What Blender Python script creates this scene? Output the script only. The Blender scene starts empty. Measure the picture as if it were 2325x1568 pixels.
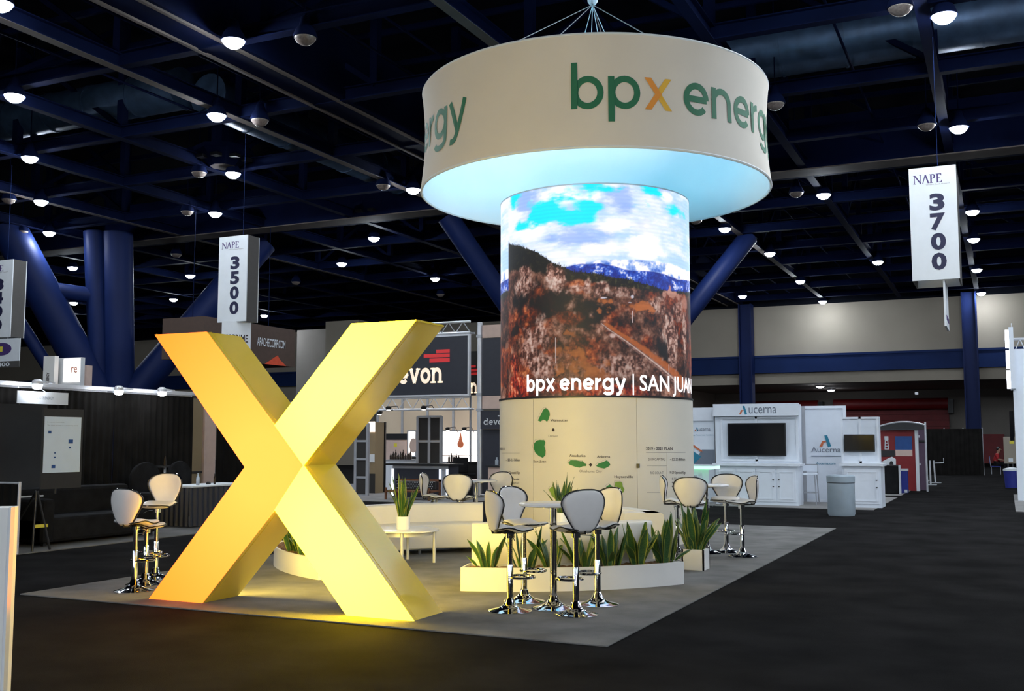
import bpy, bmesh, math, random
import numpy as np
from mathutils import Vector, Matrix

random.seed(7)
PI = math.pi
scene = bpy.context.scene
COL = scene.collection

# ------------------------------------------------------------------ camera, world, exposure
FPX, PX, PY, HOR, CAMZ = 2370.0, 1162.5, 784.0, 1000.0, 1.6
PITCH = math.atan((HOR - PY) / FPX)
YAW = math.atan((2285.0 - PX) / math.hypot(FPX, HOR - PY))
cam_data = bpy.data.cameras.new('camera')
cam_data.sensor_width = 36.0
cam_data.lens = 36.0 * FPX / 2325.0
cam_data.clip_end = 300
cam = bpy.data.objects.new('camera', cam_data)
COL.objects.link(cam)
cam.location = (0, 0, CAMZ)
cam.rotation_euler = (PI / 2 + PITCH, 0, YAW)
scene.camera = cam

world = bpy.data.worlds.new('hall_air')
scene.world = world
world.use_nodes = True
world.node_tree.nodes['Background'].inputs[0].default_value = (0.55, 0.62, 0.8, 1)
world.node_tree.nodes['Background'].inputs[1].default_value = 0.018
vs = scene.view_settings
vs.view_transform = 'Standard'
vs.look = 'None'
vs.exposure = 0.0
vs.gamma = 1.0
vs.use_curve_mapping = False
scene.cycles.max_bounces = 6; scene.cycles.diffuse_bounces = 3; scene.cycles.glossy_bounces = 3; scene.cycles.transmission_bounces = 4
scene.cycles.use_adaptive_sampling = True; scene.cycles.adaptive_threshold = 0.04
LAMP_L = 310.0          # radiance of a lit high-bay lens
LED_GAIN = 2.0

# ------------------------------------------------------------------ measuring helpers (photo -> hall)
def ray(x, y):
    r = (x - PX) / FPX; u = -(y - PY) / FPX
    c, s = math.cos(PITCH), math.sin(PITCH)
    f = c - u * s; up = s + u * c
    return Vector((r * math.cos(YAW) - f * math.sin(YAW), r * math.sin(YAW) + f * math.cos(YAW), up))
def at_z(x, y, z=0.0):
    d = ray(x, y); return Vector((0, 0, CAMZ)) + d * ((z - CAMZ) / d.z)
def at_y(x, y, Y):
    d = ray(x, y); return Vector((0, 0, CAMZ)) + d * (Y / d.y)
def at_x(x, y, X):
    d = ray(x, y); return Vector((0, 0, CAMZ)) + d * (X / d.x)
def rect_y(x0, y0, x1, y1, Y):
    """left, right, bottom, top of a picture rectangle on the plane Y"""
    xm, ym = (x0 + x1) / 2, (y0 + y1) / 2
    return at_y(x0, ym, Y).x, at_y(x1, ym, Y).x, at_y(xm, y1, Y).z, at_y(xm, y0, Y).z
def rect_x(x0, y0, x1, y1, X):
    xm, ym = (x0 + x1) / 2, (y0 + y1) / 2
    return at_x(x0, ym, X).y, at_x(x1, ym, X).y, at_x(xm, y1, X).z, at_x(xm, y0, X).z

# ------------------------------------------------------------------ materials
MATS = {}
def nt(name):
    m = bpy.data.materials.new(name); m.use_nodes = True
    return m, m.node_tree.nodes, m.node_tree.links, m.node_tree.nodes['Principled BSDF']
def mat(name, col, rough=0.5, metal=0.0, var=0.08, scale=6.0, bump=0.0, emit=None, estr=0.0, spec=0.5, coat=0.0, bscale=None, trans=0.0):
    if name in MATS: return MATS[name]
    m, N, L, b = nt(name)
    b.inputs['Roughness'].default_value = rough
    b.inputs['Metallic'].default_value = metal
    b.inputs['Specular IOR Level'].default_value = spec
    b.inputs['Coat Weight'].default_value = coat
    b.inputs['Coat Roughness'].default_value = 0.08
    b.inputs['Transmission Weight'].default_value = trans
    tc = N.new('ShaderNodeTexCoord')
    nz = N.new('ShaderNodeTexNoise'); nz.inputs['Scale'].default_value = scale; nz.inputs['Detail'].default_value = 6
    L.new(tc.outputs['Object'], nz.inputs['Vector'])
    mp = N.new('ShaderNodeMapRange')
    mp.inputs[1].default_value = 0.3; mp.inputs[2].default_value = 0.7
    mp.inputs[3].default_value = 1 - var; mp.inputs[4].default_value = 1 + var
    L.new(nz.outputs['Fac'], mp.inputs[0])
    mx = N.new('ShaderNodeMix'); mx.data_type = 'RGBA'; mx.blend_type = 'MULTIPLY'
    mx.inputs[0].default_value = 1.0
    mx.inputs[6].default_value = (*col, 1)
    L.new(mp.outputs[0], mx.inputs[7])
    L.new(mx.outputs[2], b.inputs['Base Color'])
    if bump:
        n2 = N.new('ShaderNodeTexNoise'); n2.inputs['Scale'].default_value = bscale or scale * 12; n2.inputs['Detail'].default_value = 4
        L.new(tc.outputs['Object'], n2.inputs['Vector'])
        bp = N.new('ShaderNodeBump'); bp.inputs['Strength'].default_value = bump; bp.inputs['Distance'].default_value = 0.01
        L.new(n2.outputs['Fac'], bp.inputs['Height']); L.new(bp.outputs[0], b.inputs['Normal'])
    if emit:
        b.inputs['Emission Color'].default_value = (*emit, 1)
        b.inputs['Emission Strength'].default_value = estr
    MATS[name] = m
    return m

# setting
M_FLOOR = mat('black_carpet', (0.0150, 0.0140, 0.0138), 0.95, var=0.45, scale=1.3, bump=0.6, bscale=140, spec=0.02)
M_BOOTHCARPET = mat('grey_booth_carpet', (0.19, 0.185, 0.175), 0.95, var=0.22, scale=2.2, bump=0.5, bscale=120, spec=0.03)
M_PALECARPET = mat('pale_grey_carpet', (0.30, 0.29, 0.28), 0.95, var=0.15, scale=2.0, bump=0.4, bscale=120, spec=0.03)
M_DECK = mat('dark_roof_deck', (0.006, 0.007, 0.011), 0.9, var=0.3, scale=0.7, spec=0.02)
M_BEAM = mat('blue_steel_beam', (0.0032, 0.0065, 0.028), 0.8, var=0.25, scale=0.8, spec=0.04)
M_BEAMPALE = mat('bounce_lit_steel', (0.075, 0.06, 0.052), 0.8, var=0.3, scale=0.9)  # blue steel painted paler underneath, in place of light bounced off the floor
M_COLBLUE = mat('blue_column_paint', (0.006, 0.014, 0.066), 0.5, var=0.1, scale=0.6, spec=0.12)
M_COLBLUE2 = mat('blue_girder_paint', (0.008, 0.021, 0.085), 0.6, var=0.12, scale=0.6, spec=0.1)
M_WALL = mat('beige_hall_wall', (0.31, 0.27, 0.215), 0.85, var=0.06, scale=0.4)
M_WALLDK = mat('grey_beige_plaster', (0.30, 0.27, 0.24), 0.9, var=0.08, scale=0.5)  # one even grey beige for recess and pillar
M_RED = mat('red_rollup_door', (0.22, 0.008, 0.010), 0.55, var=0.12, scale=2)
M_DUCT = mat('galvanised_duct', (0.05, 0.09, 0.16), 0.4, metal=0.5, var=0.25, scale=3)
# booth
M_WHITE = mat('white_vinyl', (0.78, 0.74, 0.66), 0.42, var=0.03, scale=3)
M_WHITEBOX = mat('white_painted_box', (0.80, 0.78, 0.74), 0.5, var=0.03, scale=3)
M_LAMINATE = mat('white_laminate', (0.80, 0.81, 0.82), 0.22, var=0.02, scale=2)
M_CHROME = mat('chrome', (0.78, 0.79, 0.81), 0.07, metal=1.0, var=0.02, scale=3)
M_BLACK = mat('black_piping', (0.012, 0.012, 0.013), 0.4, var=0.1)
M_BLACKFAB = mat('black_fabric', (0.014, 0.014, 0.015), 0.9, var=0.3, scale=5, bump=0.3, bscale=60, spec=0.08)
M_DRAPE = mat('black_drape', (0.012, 0.011, 0.010), 0.85, var=0.3, scale=3, bump=0.2, spec=0.06)
M_STOOL = mat('stool_leatherette', (0.74, 0.71, 0.68), 0.38, var=0.03, scale=8)
M_XSIDE = mat('yellow_gloss_return', (0.80, 0.58, 0.05), 0.14, var=0.05, scale=1.5, coat=0.6, emit=(1.0, 0.66, 0.05), estr=0.05)  # faint emission added to the sides for floor bounce and inner glow
M_DRUM = mat('cream_banner_fabric', (0.76, 0.70, 0.60), 0.85, var=0.03, scale=1.2)
M_DRUMIN = mat('white_liner_fabric', (0.80, 0.84, 0.86), 0.8, var=0.02, scale=1.2)
M_PANEL = mat('cream_graphic_panel', (0.78, 0.72, 0.60), 0.45, var=0.03, scale=1.5)
M_ALU = mat('aluminium', (0.66, 0.67, 0.70), 0.35, metal=0.35, var=0.05)
M_GREYALU = mat('grey_satin_frame', (0.42, 0.43, 0.46), 0.4, metal=0.3, var=0.05)
M_MULCH = mat('bark_mulch', (0.24, 0.13, 0.06), 0.95, var=0.6, scale=40, bump=1.0, bscale=60)
M_GREEN = mat('logo_green', (0.015, 0.16, 0.07), 0.6, var=0.03)
M_ORANGE = mat('logo_orange', (0.80, 0.30, 0.03), 0.6, var=0.03)
M_AMBER = mat('logo_amber', (0.80, 0.46, 0.03), 0.6, var=0.03)
M_INK = mat('dark_ink', (0.04, 0.025, 0.025), 0.7, var=0.05)
M_GREYINK = mat('grey_ink', (0.20, 0.17, 0.15), 0.7, var=0.05)
M_MAPGREEN = mat('map_green', (0.03, 0.22, 0.05), 0.55, var=0.06)
M_MAPLIME = mat('map_lime', (0.22, 0.36, 0.04), 0.55, var=0.06)
M_SIGN = mat('white_sign_board', (0.70, 0.73, 0.75), 0.6, var=0.02)
M_SIGNDK = mat('dark_sign_side', (0.07, 0.065, 0.06), 0.7, var=0.05)
M_NAVYINK = mat('navy_ink', (0.012, 0.012, 0.05), 0.6, var=0.05)
M_PURPLEINK = mat('purple_ink', (0.06, 0.03, 0.14), 0.6, var=0.05)
M_NAVY = mat('charcoal_navy_panel', (0.022, 0.024, 0.036), 0.5, var=0.06)
M_DKGREY = mat('dark_grey_panel', (0.024, 0.022, 0.02), 0.7, var=0.08)
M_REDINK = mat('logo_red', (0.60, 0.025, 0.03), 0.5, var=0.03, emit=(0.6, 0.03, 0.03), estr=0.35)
M_LITCREAM = mat('lit_cream_letter', (0.85, 0.75, 0.6), 0.5, var=0.02, emit=(1.0, 0.78, 0.58), estr=0.65)
M_PINKWALL = mat('peach_lit_panel', (0.62, 0.46, 0.39), 0.7, var=0.05)
M_AUC = mat('white_booth_panel', (0.80, 0.85, 0.92), 0.4, var=0.02)
M_AUCF = mat('white_booth_frame', (0.84, 0.88, 0.94), 0.35, var=0.02)
M_TV = mat('black_tv_glass', (0.006, 0.006, 0.008), 0.12, var=0.05)
M_TEAL = mat('logo_teal', (0.02, 0.22, 0.34), 0.5, var=0.03)
M_CORAL = mat('logo_coral', (0.65, 0.16, 0.06), 0.5, var=0.03)
M_AUCINK = mat('slate_ink', (0.18, 0.21, 0.26), 0.6, var=0.03)
M_CAN = mat('grey_plastic_can', (0.36, 0.43, 0.48), 0.4, var=0.05)
M_GREENLED = mat('green_led_edge', (0.2, 0.8, 0.4), 0.4, emit=(0.45, 1.0, 0.6), estr=1.5)
M_WOOD = mat('brown_bench_wood', (0.16, 0.06, 0.025), 0.5, var=0.3, scale=8)
M_TAN = mat('tan_wall_board', (0.28, 0.21, 0.12), 0.8, var=0.08, scale=1)
M_BROWN = mat('brown_banner', (0.075, 0.045, 0.032), 0.7, var=0.08)
M_FLAME = mat('orange_graphic', (0.65, 0.07, 0.02), 0.6, var=0.1)
M_PAPER = mat('poster_paper', (0.62, 0.72, 0.82), 0.5, var=0.02)
M_BLUEBIN = mat('blue_plastic', (0.02, 0.03, 0.25), 0.5, var=0.06)
M_PURPLE = mat('purple_grey_panel', (0.10, 0.06, 0.10), 0.6, var=0.08)
M_SKIN = mat('skin', (0.35, 0.18, 0.12), 0.5, var=0.05)
M_REDSHIRT = mat('red_shirt', (0.42, 0.015, 0.02), 0.8, var=0.1)
M_BOTTLE = mat('clear_plastic', (0.75, 0.82, 0.88), 0.12, var=0.02, trans=0.6)
M_DKGLASS = mat('dark_bottle_glass', (0.03, 0.02, 0.015), 0.1, var=0.1)
M_BLUEINK = mat('blue_print', (0.012, 0.07, 0.25), 0.6, var=0.1)
M_YELLOW = mat('yellow_sticker', (0.7, 0.6, 0.05), 0.6, var=0.05)
def emission(name, col, s):
    if name in MATS: return MATS[name]
    m, N, L, b = nt(name)
    b.inputs['Base Color'].default_value = (0.3, 0.3, 0.3, 1)
    b.inputs['Emission Color'].default_value = (*col, 1); b.inputs['Emission Strength'].default_value = s
    MATS[name] = m; return m
M_LENS = emission('lit_lamp_lens', (0.80, 0.89, 1.0), LAMP_L)
M_LENSOFF = mat('unlit_lamp_lens', (0.16, 0.13, 0.115), 0.25, var=0.2, scale=20)
M_SPOTLENS = emission('booth_spot_lens', (0.85, 0.9, 1.0), 60.0)
M_WARMSPOT = emission('warm_spot_lens', (1.0, 0.74, 0.58), 110.0)
M_SCREENLIT = emission('lit_screen_white', (1.0, 0.93, 0.9), 1.6)
M_LIGHTBOX = emission('warm_lightbox', (1.0, 0.86, 0.78), 4.0)
M_EDGELIGHT = emission('counter_edge_light', (0.75, 0.85, 1.0), 2.5)
M_COOLSIGN = emission('cool_lit_letters', (0.85, 0.88, 1.0), 6.0)
M_CAPTION = emission('screen_caption_white', (1.0, 0.97, 1.0), 1.6)
M_UPLIGHT = emission('tower_top_uplight', (0.22, 0.72, 1.0), 22.0)

# ------------------------------------------------------------------ mesh builder
class MB:
    def __init__(s): s.v = []; s.f = []
    def add(s, vs_, fs):
        k = len(s.v); s.v += [tuple(p) for p in vs_]; s.f += [tuple(i + k for i in f) for f in fs]; return s
    def box(s, x0, x1, y0, y1, z0, z1):
        if x0 > x1: x0, x1 = x1, x0
        if y0 > y1: y0, y1 = y1, y0
        if z0 > z1: z0, z1 = z1, z0
        return s.add([(x0,y0,z0),(x1,y0,z0),(x1,y1,z0),(x0,y1,z0),(x0,y0,z1),(x1,y0,z1),(x1,y1,z1),(x0,y1,z1)],
                     [(3,2,1,0),(4,5,6,7),(0,1,5,4),(1,2,6,5),(2,3,7,6),(3,0,4,7)])
    def prism(s, pts, a, b, axis='y'):
        """polygon pts (u,w) extruded from a to b; axis y: (u,.,w); x: (.,u,w); z: (u,w,.)"""
        def P(u, w, t): return {'y': (u, t, w), 'x': (t, u, w), 'z': (u, w, t)}[axis]
        n = len(pts)
        return s.add([P(u, w, a) for u, w in pts] + [P(u, w, b) for u, w in pts],
                     [tuple(range(n))] + [tuple(range(2*n-1, n-1, -1))] + [(i, i+n, (i+1) % n + n, (i+1) % n) for i in range(n)])
    def tube(s, pts, r, n=8, closed=False, cap=True):
        pts = [Vector(p) for p in pts]; m = len(pts)
        rs = r if isinstance(r, (list, tuple)) else [r] * m
        k = len(s.v); up = Vector((0, 0, 1)); prev = None
        for i, p in enumerate(pts):
            t = (pts[(i+1) % m] - pts[i-1]) if (closed or 0 < i < m-1) else (pts[min(i+1, m-1)] - pts[max(i-1, 0)])
            t.normalize()
            if prev is None:
                a = t.cross(up)
                if a.length < 1e-3: a = t.cross(Vector((1, 0, 0)))
            else:
                a = prev - t * prev.dot(t)
            a.normalize(); prev = a; b = t.cross(a)
            for j in range(n):
                an = 2 * PI * j / n
                s.v.append(tuple(p + a * (rs[i] * math.cos(an)) + b * (rs[i] * math.sin(an))))
        for i in range(m if closed else m - 1):
            for j in range(n):
                i2 = (i + 1) % m
                s.f.append((k+i*n+j, k+i2*n+j, k+i2*n+(j+1) % n, k+i*n+(j+1) % n))
        if cap and not closed:
            s.f.append(tuple(k + j for j in range(n))); s.f.append(tuple(k + (m-1)*n + j for j in range(n-1, -1, -1)))
        return s
    def lathe(s, prof, n=24, c=(0, 0, 0)):
        k = len(s.v); m = len(prof)
        for r, z in prof:
            for j in range(n):
                a = 2 * PI * j / n
                s.v.append((c[0] + r * math.cos(a), c[1] + r * math.sin(a), c[2] + z))
        for i in range(m - 1):
            for j in range(n):
                s.f.append((k+i*n+j, k+i*n+(j+1) % n, k+(i+1)*n+(j+1) % n, k+(i+1)*n+j))
        s.f.append(tuple(k + j for j in range(n-1, -1, -1))); s.f.append(tuple(k + (m-1)*n + j for j in range(n)))
        return s
    def sweep(s, prof, c, a0, a1, n=24):
        """closed profile (r,z) swept round the vertical axis at c from angle a0 to a1"""
        k = len(s.v); m = len(prof)
        for i in range(n + 1):
            a = a0 + (a1 - a0) * i / n
            for r, z in prof: s.v.append((c[0] + r * math.cos(a), c[1] + r * math.sin(a), z))
        for i in range(n):
            for j in range(m):
                s.f.append((k+i*m+j, k+(i+1)*m+j, k+(i+1)*m+(j+1) % m, k+i*m+(j+1) % m))
        s.f.append(tuple(k + j for j in range(m))); s.f.append(tuple(k + n*m + j for j in range(m-1, -1, -1)))
        return s
    def grid(s, fn, nu, nv, close_u=False):
        k = len(s.v)
        for j in range(nv + 1):
            for i in range(nu + 1): s.v.append(tuple(fn(i / nu, j / nv)))
        for j in range(nv):
            for i in range(nu):
                q = k + j * (nu + 1) + i
                s.f.append((q, q + 1, q + nu + 2, q + nu + 1))
        return s
    def mesh(s, name, smooth=False):
        me = bpy.data.meshes.new(name); me.from_pydata(s.v, [], s.f)
        bm = bmesh.new(); bm.from_mesh(me); bmesh.ops.recalc_face_normals(bm, faces=bm.faces); bm.to_mesh(me); bm.free()
        if smooth:
            for p in me.polygons: p.use_smooth = True
            me.set_sharp_from_angle(angle=math.radians(40))
        return me
    def build(s, name, m, parent=None, smooth=False, bevel=0.0, label=None):
        return link(name, s.mesh(name, smooth), m, parent, bevel, label)

WLOC = {}
def link(name, me, m, parent=None, bevel=0.0, label=None):
    o = bpy.data.objects.new(name, me)
    COL.objects.link(o)
    if m is not None and len(me.materials) == 0: me.materials.append(m)
    if parent is not None:
        o.parent = parent
        o.location = -WLOC.get(parent.name, Vector((0, 0, 0)))
    WLOC[o.name] = Vector((0, 0, 0))
    if bevel:
        b = o.modifiers.new('bevel', 'BEVEL'); b.width = bevel; b.segments = 2; b.limit_method = 'ANGLE'; b.angle_limit = math.radians(50)
    if label: o['label'] = label
    return o
def thing(name, label, cat, loc=(0, 0, 0), group=None, kind=None):
    o = bpy.data.objects.new(name, None); COL.objects.link(o)
    o.empty_display_size = 0.1
    o.location = loc; WLOC[o.name] = Vector(loc)
    return tag(o, label, cat, group, kind)
def tag(o, label=None, cat=None, group=None, kind=None):
    if label: o['label'] = label
    if cat: o['category'] = cat
    if group: o['group'] = group
    if kind: o['kind'] = kind
    return o
def copy_tree(o, parent=None):
    c = o.copy(); COL.objects.link(c); c.parent = parent
    for ch in o.children: copy_tree(ch, c)
    return c
def place(root, loc, rz=0.0):
    root.location = loc; root.rotation_euler = (0, 0, rz); return root
def struct(o): o['kind'] = 'structure'; return o

# ------------------------------------------------------------------ lettering
def font_mesh(text, bold=0.0):
    cu = bpy.data.curves.new('t', 'FONT'); cu.body = text; cu.size = 1.0; cu.offset = bold; cu.resolution_u = 3
    ob = bpy.data.objects.new('t', cu); COL.objects.link(ob)
    dg = bpy.context.evaluated_depsgraph_get(); dg.update()
    me = bpy.data.meshes.new_from_object(ob.evaluated_get(dg))
    V = [tuple(v.co) for v in me.vertices]; Fc = [tuple(p.vertices) for p in me.polygons]
    bpy.data.objects.remove(ob); bpy.data.curves.remove(cu); bpy.data.meshes.remove(me)
    return V, Fc
def ribbon(pts, w, closed=False):
    """flat stroke of width w along pts"""
    P = [Vector(p) for p in pts]; n = len(P); Lf, Rt = [], []
    for i in range(n):
        if closed: t1 = P[i] - P[i-1]; t2 = P[(i+1) % n] - P[i]
        else:
            t1 = P[i] - P[i-1] if i else P[1] - P[0]
            t2 = P[i+1] - P[i] if i < n-1 else P[i] - P[i-1]
        t1.normalize(); t2.normalize(); n1 = Vector((-t1.y, t1.x)); n2 = Vector((-t2.y, t2.x))
        m = n1 + n2
        if m.length < 1e-6: m = n1.copy()
        m.normalize(); k = w / 2 / max(0.4, m.dot(n1))
        Lf.append(P[i] + m * k); Rt.append(P[i] - m * k)
    V = [(p.x, p.y, 0) for p in Lf] + [(p.x, p.y, 0) for p in Rt]
    F_ = [(i, (i+1) % n, (i+1) % n + n, i + n) for i in range(n if closed else n-1)]
    return V, F_
def arc(cx, cy, rx, ry, a0, a1, n=20):
    return [(cx + rx * math.cos(math.radians(a0 + (a1-a0)*i/n)), cy + ry * math.sin(math.radians(a0 + (a1-a0)*i/n))) for i in range(n+1)]
def glyph(ch, t, slab=False):
    """(strokes, advance): x-height 1, grotesque or slab serif"""
    h = t / 2; S = []
    ring = lambda cx=0.5, w=0.5: arc(cx, 0.5, w - h, 0.52 - h, 0, 360, 32)
    sv = 0.11
    if ch == 'b': S = [[(h, 0), (h, 1.44)], ring(0.53)]; adv = 1.17
    elif ch == 'p': S = [[(h, -0.42), (h, 1.0)], ring(0.53)]; adv = 1.15
    elif ch == 'd':
        S = [[(1.03-h, 0), (1.03-h, 1.44)], ring()]; adv = 1.18
        if slab: S += [[(1.03-t-0.14, 1.44-sv/2), (1.03-h, 1.44-sv/2)], [(1.03-h, sv/2), (1.03+0.14, sv/2)]]; adv = 1.3
    elif ch == 'o': S = [ring()]; adv = 1.14
    elif ch == 'e': S = [arc(0.5, 0.5, 0.5-h, 0.52-h, 0, 318, 30), [(h*0.9, 0.5), (1-h*0.9, 0.5)]]; adv = 1.12
    elif ch == 'n':
        S = [[(h, 0), (h, 1)], arc(0.47, 0.56, 0.47-h, 0.46-h, 180, 0, 16) + [(0.94-h, 0)]]; adv = 1.1
        if slab: S += [[(-0.14, 1-sv/2), (h, 1-sv/2)], [(-0.14, sv/2), (t+0.13, sv/2)], [(0.94-t-0.13, sv/2), (1.08, sv/2)]]; adv = 1.3
    elif ch == 'r': S = [[(h, 0), (h, 1)], arc(0.56, 0.5, 0.56-h, 0.5-h, 180, 92, 10)]; adv = 0.66
    elif ch == 'g': S = [ring(0.5), [(1.03-h, 1.0), (1.03-h, -0.1)] + arc(0.53, -0.1, 0.5-h, 0.34-h, 0, -160, 16)[1:]]; adv = 1.2
    elif ch == 'y': S = [[(0.06, 1), (0.47, 0.04)], [(0.88, 1), (0.46, -0.12), (0.38, -0.27), (0.26, -0.34), (0.10, -0.33)]]; adv = 0.98
    elif ch == 'x': S = [[(0.08, 1), (0.82, 0)], [(0.82, 1), (0.08, 0)]]; adv = 0.98
    elif ch == 'v':
        S = [[(0.1, 1), (0.47, 0.03)], [(0.84, 1), (0.47, 0.03)]]; adv = 0.98
        if slab: S += [[(-0.1, 1-sv/2), (0.32, 1-sv/2)], [(0.62, 1-sv/2), (1.04, 1-sv/2)]]; adv = 1.06
    elif ch == ' ': adv = 0.42
    else: adv = 0.5
    return S, adv
def stroke_text(text, t=0.19, slab=False):
    V, F_ = [], []; x = 0.0
    for ch in text:
        S, adv = glyph(ch, t, slab)
        for st in S:
            closed = len(st) > 20 and (Vector(st[0]) - Vector(st[-1])).length < 1e-4
            ww = 0.11 if slab and len(st) == 2 and abs(st[0][1]-st[1][1]) < 1e-6 and ch != 'e' else t
            v, f = ribbon(st[:-1] if closed else st, ww, closed)
            k = len(V); V += [(p[0] + x, p[1], 0) for p in v]; F_ += [tuple(i + k for i in q) for q in f]
        x += adv
    return V, F_
SERIF = {  # NAPE capitals, height 1
 'N': [[(0.02,0),(0.02,0.04),(0.12,0.06),(0.12,0.94),(0,0.96),(0,1),(0.26,1),(0.80,0.22),(0.80,0.94),(0.70,0.96),(0.70,1),(0.97,1),(0.97,0.96),(0.87,0.94),(0.87,-0.02),(0.80,-0.02),(0.19,0.84),(0.19,0.06),(0.30,0.04),(0.30,0)]],
 'A': [[(0,0),(0.30,1),(0.44,1),(0.78,0),(0.60,0),(0.35,0.78),(0.10,0.0)]],
 'P': [[(0,0),(0,0.05),(0.1,0.06),(0.1,0.94),(0,0.95),(0,1),(0.36,1),(0.36,0.93),(0.27,0.93),(0.27,0.06),(0.37,0.05),(0.37,0)],
       [(0.36,1),(0.52,0.98),(0.64,0.88),(0.66,0.73),(0.62,0.58),(0.5,0.5),(0.27,0.48),(0.27,0.55),(0.40,0.57),(0.47,0.66),(0.48,0.78),(0.44,0.89),(0.36,0.93)]],
 'E': [[(0,0),(0,0.05),(0.1,0.06),(0.1,0.94),(0,0.95),(0,1),(0.62,1),(0.64,0.76),(0.59,0.76),(0.53,0.93),(0.27,0.93),(0.27,0.55),(0.46,0.54),(0.46,0.47),(0.27,0.47),(0.27,0.07),(0.54,0.07),(0.62,0.26),(0.67,0.26),(0.65,0)]],
}
def serif_text(word):
    V, F_ = [], []; x = 0.0
    for ch in word:
        w = 0
        for poly in SERIF[ch]:
            k = len(V); V += [(p[0] + x, p[1], 0) for p in poly]; F_.append(tuple(range(k, k + len(poly)))); w = max(w, max(p[0] for p in poly))
        x += w + (0.02 if ch in 'A' else 0.05)
    return V, F_
def bounds(V):
    xs = [p[0] for p in V]; ys = [p[1] for p in V]; return min(xs), max(xs), min(ys), max(ys)
def flat_text(VF, origin, right, up, x0, x1, y0, y1, name, m, parent, fit='box', label=None):
    """lay glyph outlines on a plane: origin + right*u + up*w, fitted to the box u x0..x1, w y0..y1"""
    V, F_ = VF; a, b, c, d = bounds(V)
    sx = (x1 - x0) / (b - a); sy = (y1 - y0) / (d - c)
    o, r, u = Vector(origin), Vector(right), Vector(up)
    me = bpy.data.meshes.new(name)
    me.from_pydata([tuple(o + r * (x0 + (p[0]-a)*sx) + u * (y0 + (p[1]-c)*sy)) for p in V], [], F_)
    return link(name, me, m, parent, label=label)
def text_y(VF, x0, x1, z0, z1, Y, name, m, parent, label=None):
    return flat_text(VF, (0, Y, 0), (1, 0, 0), (0, 0, 1), x0, x1, z0, z1, name, m, parent, label=label)
def text_x(VF, y0, y1, z0, z1, X, name, m, parent, label=None):
    """on a plane X = const that faces +X: reading direction +Y"""
    return flat_text(VF, (X, 0, 0), (0, 1, 0), (0, 0, 1), y0, y1, z0, z1, name, m, parent, label=label)
def bent(VF, c, R, th0, dth_dx, z0, dz_dy, name, m, parent, step=0.05, label=None):
    """wrap glyph outlines round a vertical cylinder; angle = th0 + x*dth_dx (rad), z = z0 + y*dz_dy; R may be fn(z)"""
    V, F_ = VF
    me = bpy.data.meshes.new(name); me.from_pydata(V, [], F_)
    a, b, _, _ = bounds(V)
    bm = bmesh.new(); bm.from_mesh(me)
    s = abs(step / dth_dx / (R(z0) if callable(R) else R)); x = a + s
    while x < b:
        g = list(bm.verts) + list(bm.edges) + list(bm.faces)
        bmesh.ops.bisect_plane(bm, geom=g, dist=1e-5, plane_co=(x, 0, 0), plane_no=(1, 0, 0)); x += s
    for v in bm.verts:
        th = th0 + v.co.x * dth_dx; z = z0 + v.co.y * dz_dy
        r = R(z) if callable(R) else R
        v.co = (c[0] + r * math.cos(th), c[1] + r * math.sin(th), z)
    bm.to_mesh(me); bm.free()
    return link(name, me, m, parent, label=label)
def on_cyl(px, py, c, R):
    """angle and height where the sight line through a photo point meets a vertical cylinder"""
    d = ray(px, py); A = d.x**2 + d.y**2; B = -2 * (d.x*c[0] + d.y*c[1]); C_ = c[0]**2 + c[1]**2 - R*R
    disc = B*B - 4*A*C_
    t = (-B - math.sqrt(max(disc, 0))) / (2*A)
    return math.atan2(d.y*t - c[1], d.x*t - c[0]), CAMZ + d.z * t

# ================================================================== THE HALL
YW = 69.0                                   # far wall
struct(MB().box(-92, 46, -60, 90, -0.2, 0.0).build('floor', M_FLOOR))['label'] = 'black aisle carpet covering the hall floor'

ceiling = struct(MB().box(-92, 46, -60, 90, 14.0, 14.3).build('ceiling', M_DECK))
ceiling['label'] = 'dark roof deck hung with blue steel beams'
def ibeam(L_, w=0.26, h=0.36):
    """I-section along +Y, bottom at z 0"""
    return MB().box(-w/2, w/2, 0, L_, 0.0, 0.03).box(-0.02, 0.02, 0, L_, 0.03, h-0.03).box(-w/2, w/2, 0, L_, h-0.03, h)
def put(me, name, m, parent, loc, rz=0.0, rx=0.0):
    o = bpy.data.objects.new(name, me); COL.objects.link(o)
    if len(me.materials) == 0: me.materials.append(m)
    o.parent = parent; o.location = Vector(loc) - WLOC.get(parent.name, Vector((0, 0, 0))) if parent else loc
    o.rotation_euler = (rx, 0, rz); return o
XB = [-1.25 - 4.43*k for k in range(-1, 14)]
YB = [9.2 + 4.42*k for k in range(0, 14)]
Z_B = 10.5
me_by = ibeam(63).mesh('beam'); me_bx = ibeam(67).mesh('cross_beam')
me_fl = MB().box(-0.13, 0.13, 0, 63, -0.012, 0.0).mesh('flange_plate')  # thin sheet under the beam that carries the painted bounce light
for i, x in enumerate(XB):
    if i == 4: continue                      # the box girder runs here
    b = put(me_by, 'beam', M_BEAM, ceiling, (x, 5.5, Z_B))
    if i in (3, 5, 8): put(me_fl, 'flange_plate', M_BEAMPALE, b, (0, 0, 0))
for y in YB: put(me_bx, 'cross_beam', M_BEAM, ceiling, (4, y, Z_B + 0.02), PI/2)
gird = MB().box(-16.55, -15.45, 5.5, 68.5, 10.55, 12.3).build('box_girder', M_BEAM, ceiling)
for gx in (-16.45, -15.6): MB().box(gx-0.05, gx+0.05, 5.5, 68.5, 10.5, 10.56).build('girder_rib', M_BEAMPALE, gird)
big = MB().box(-64, 4, 34.6, 35.3, 10.5, 12.2).build('cross_girder', M_BEAM, ceiling)
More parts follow.
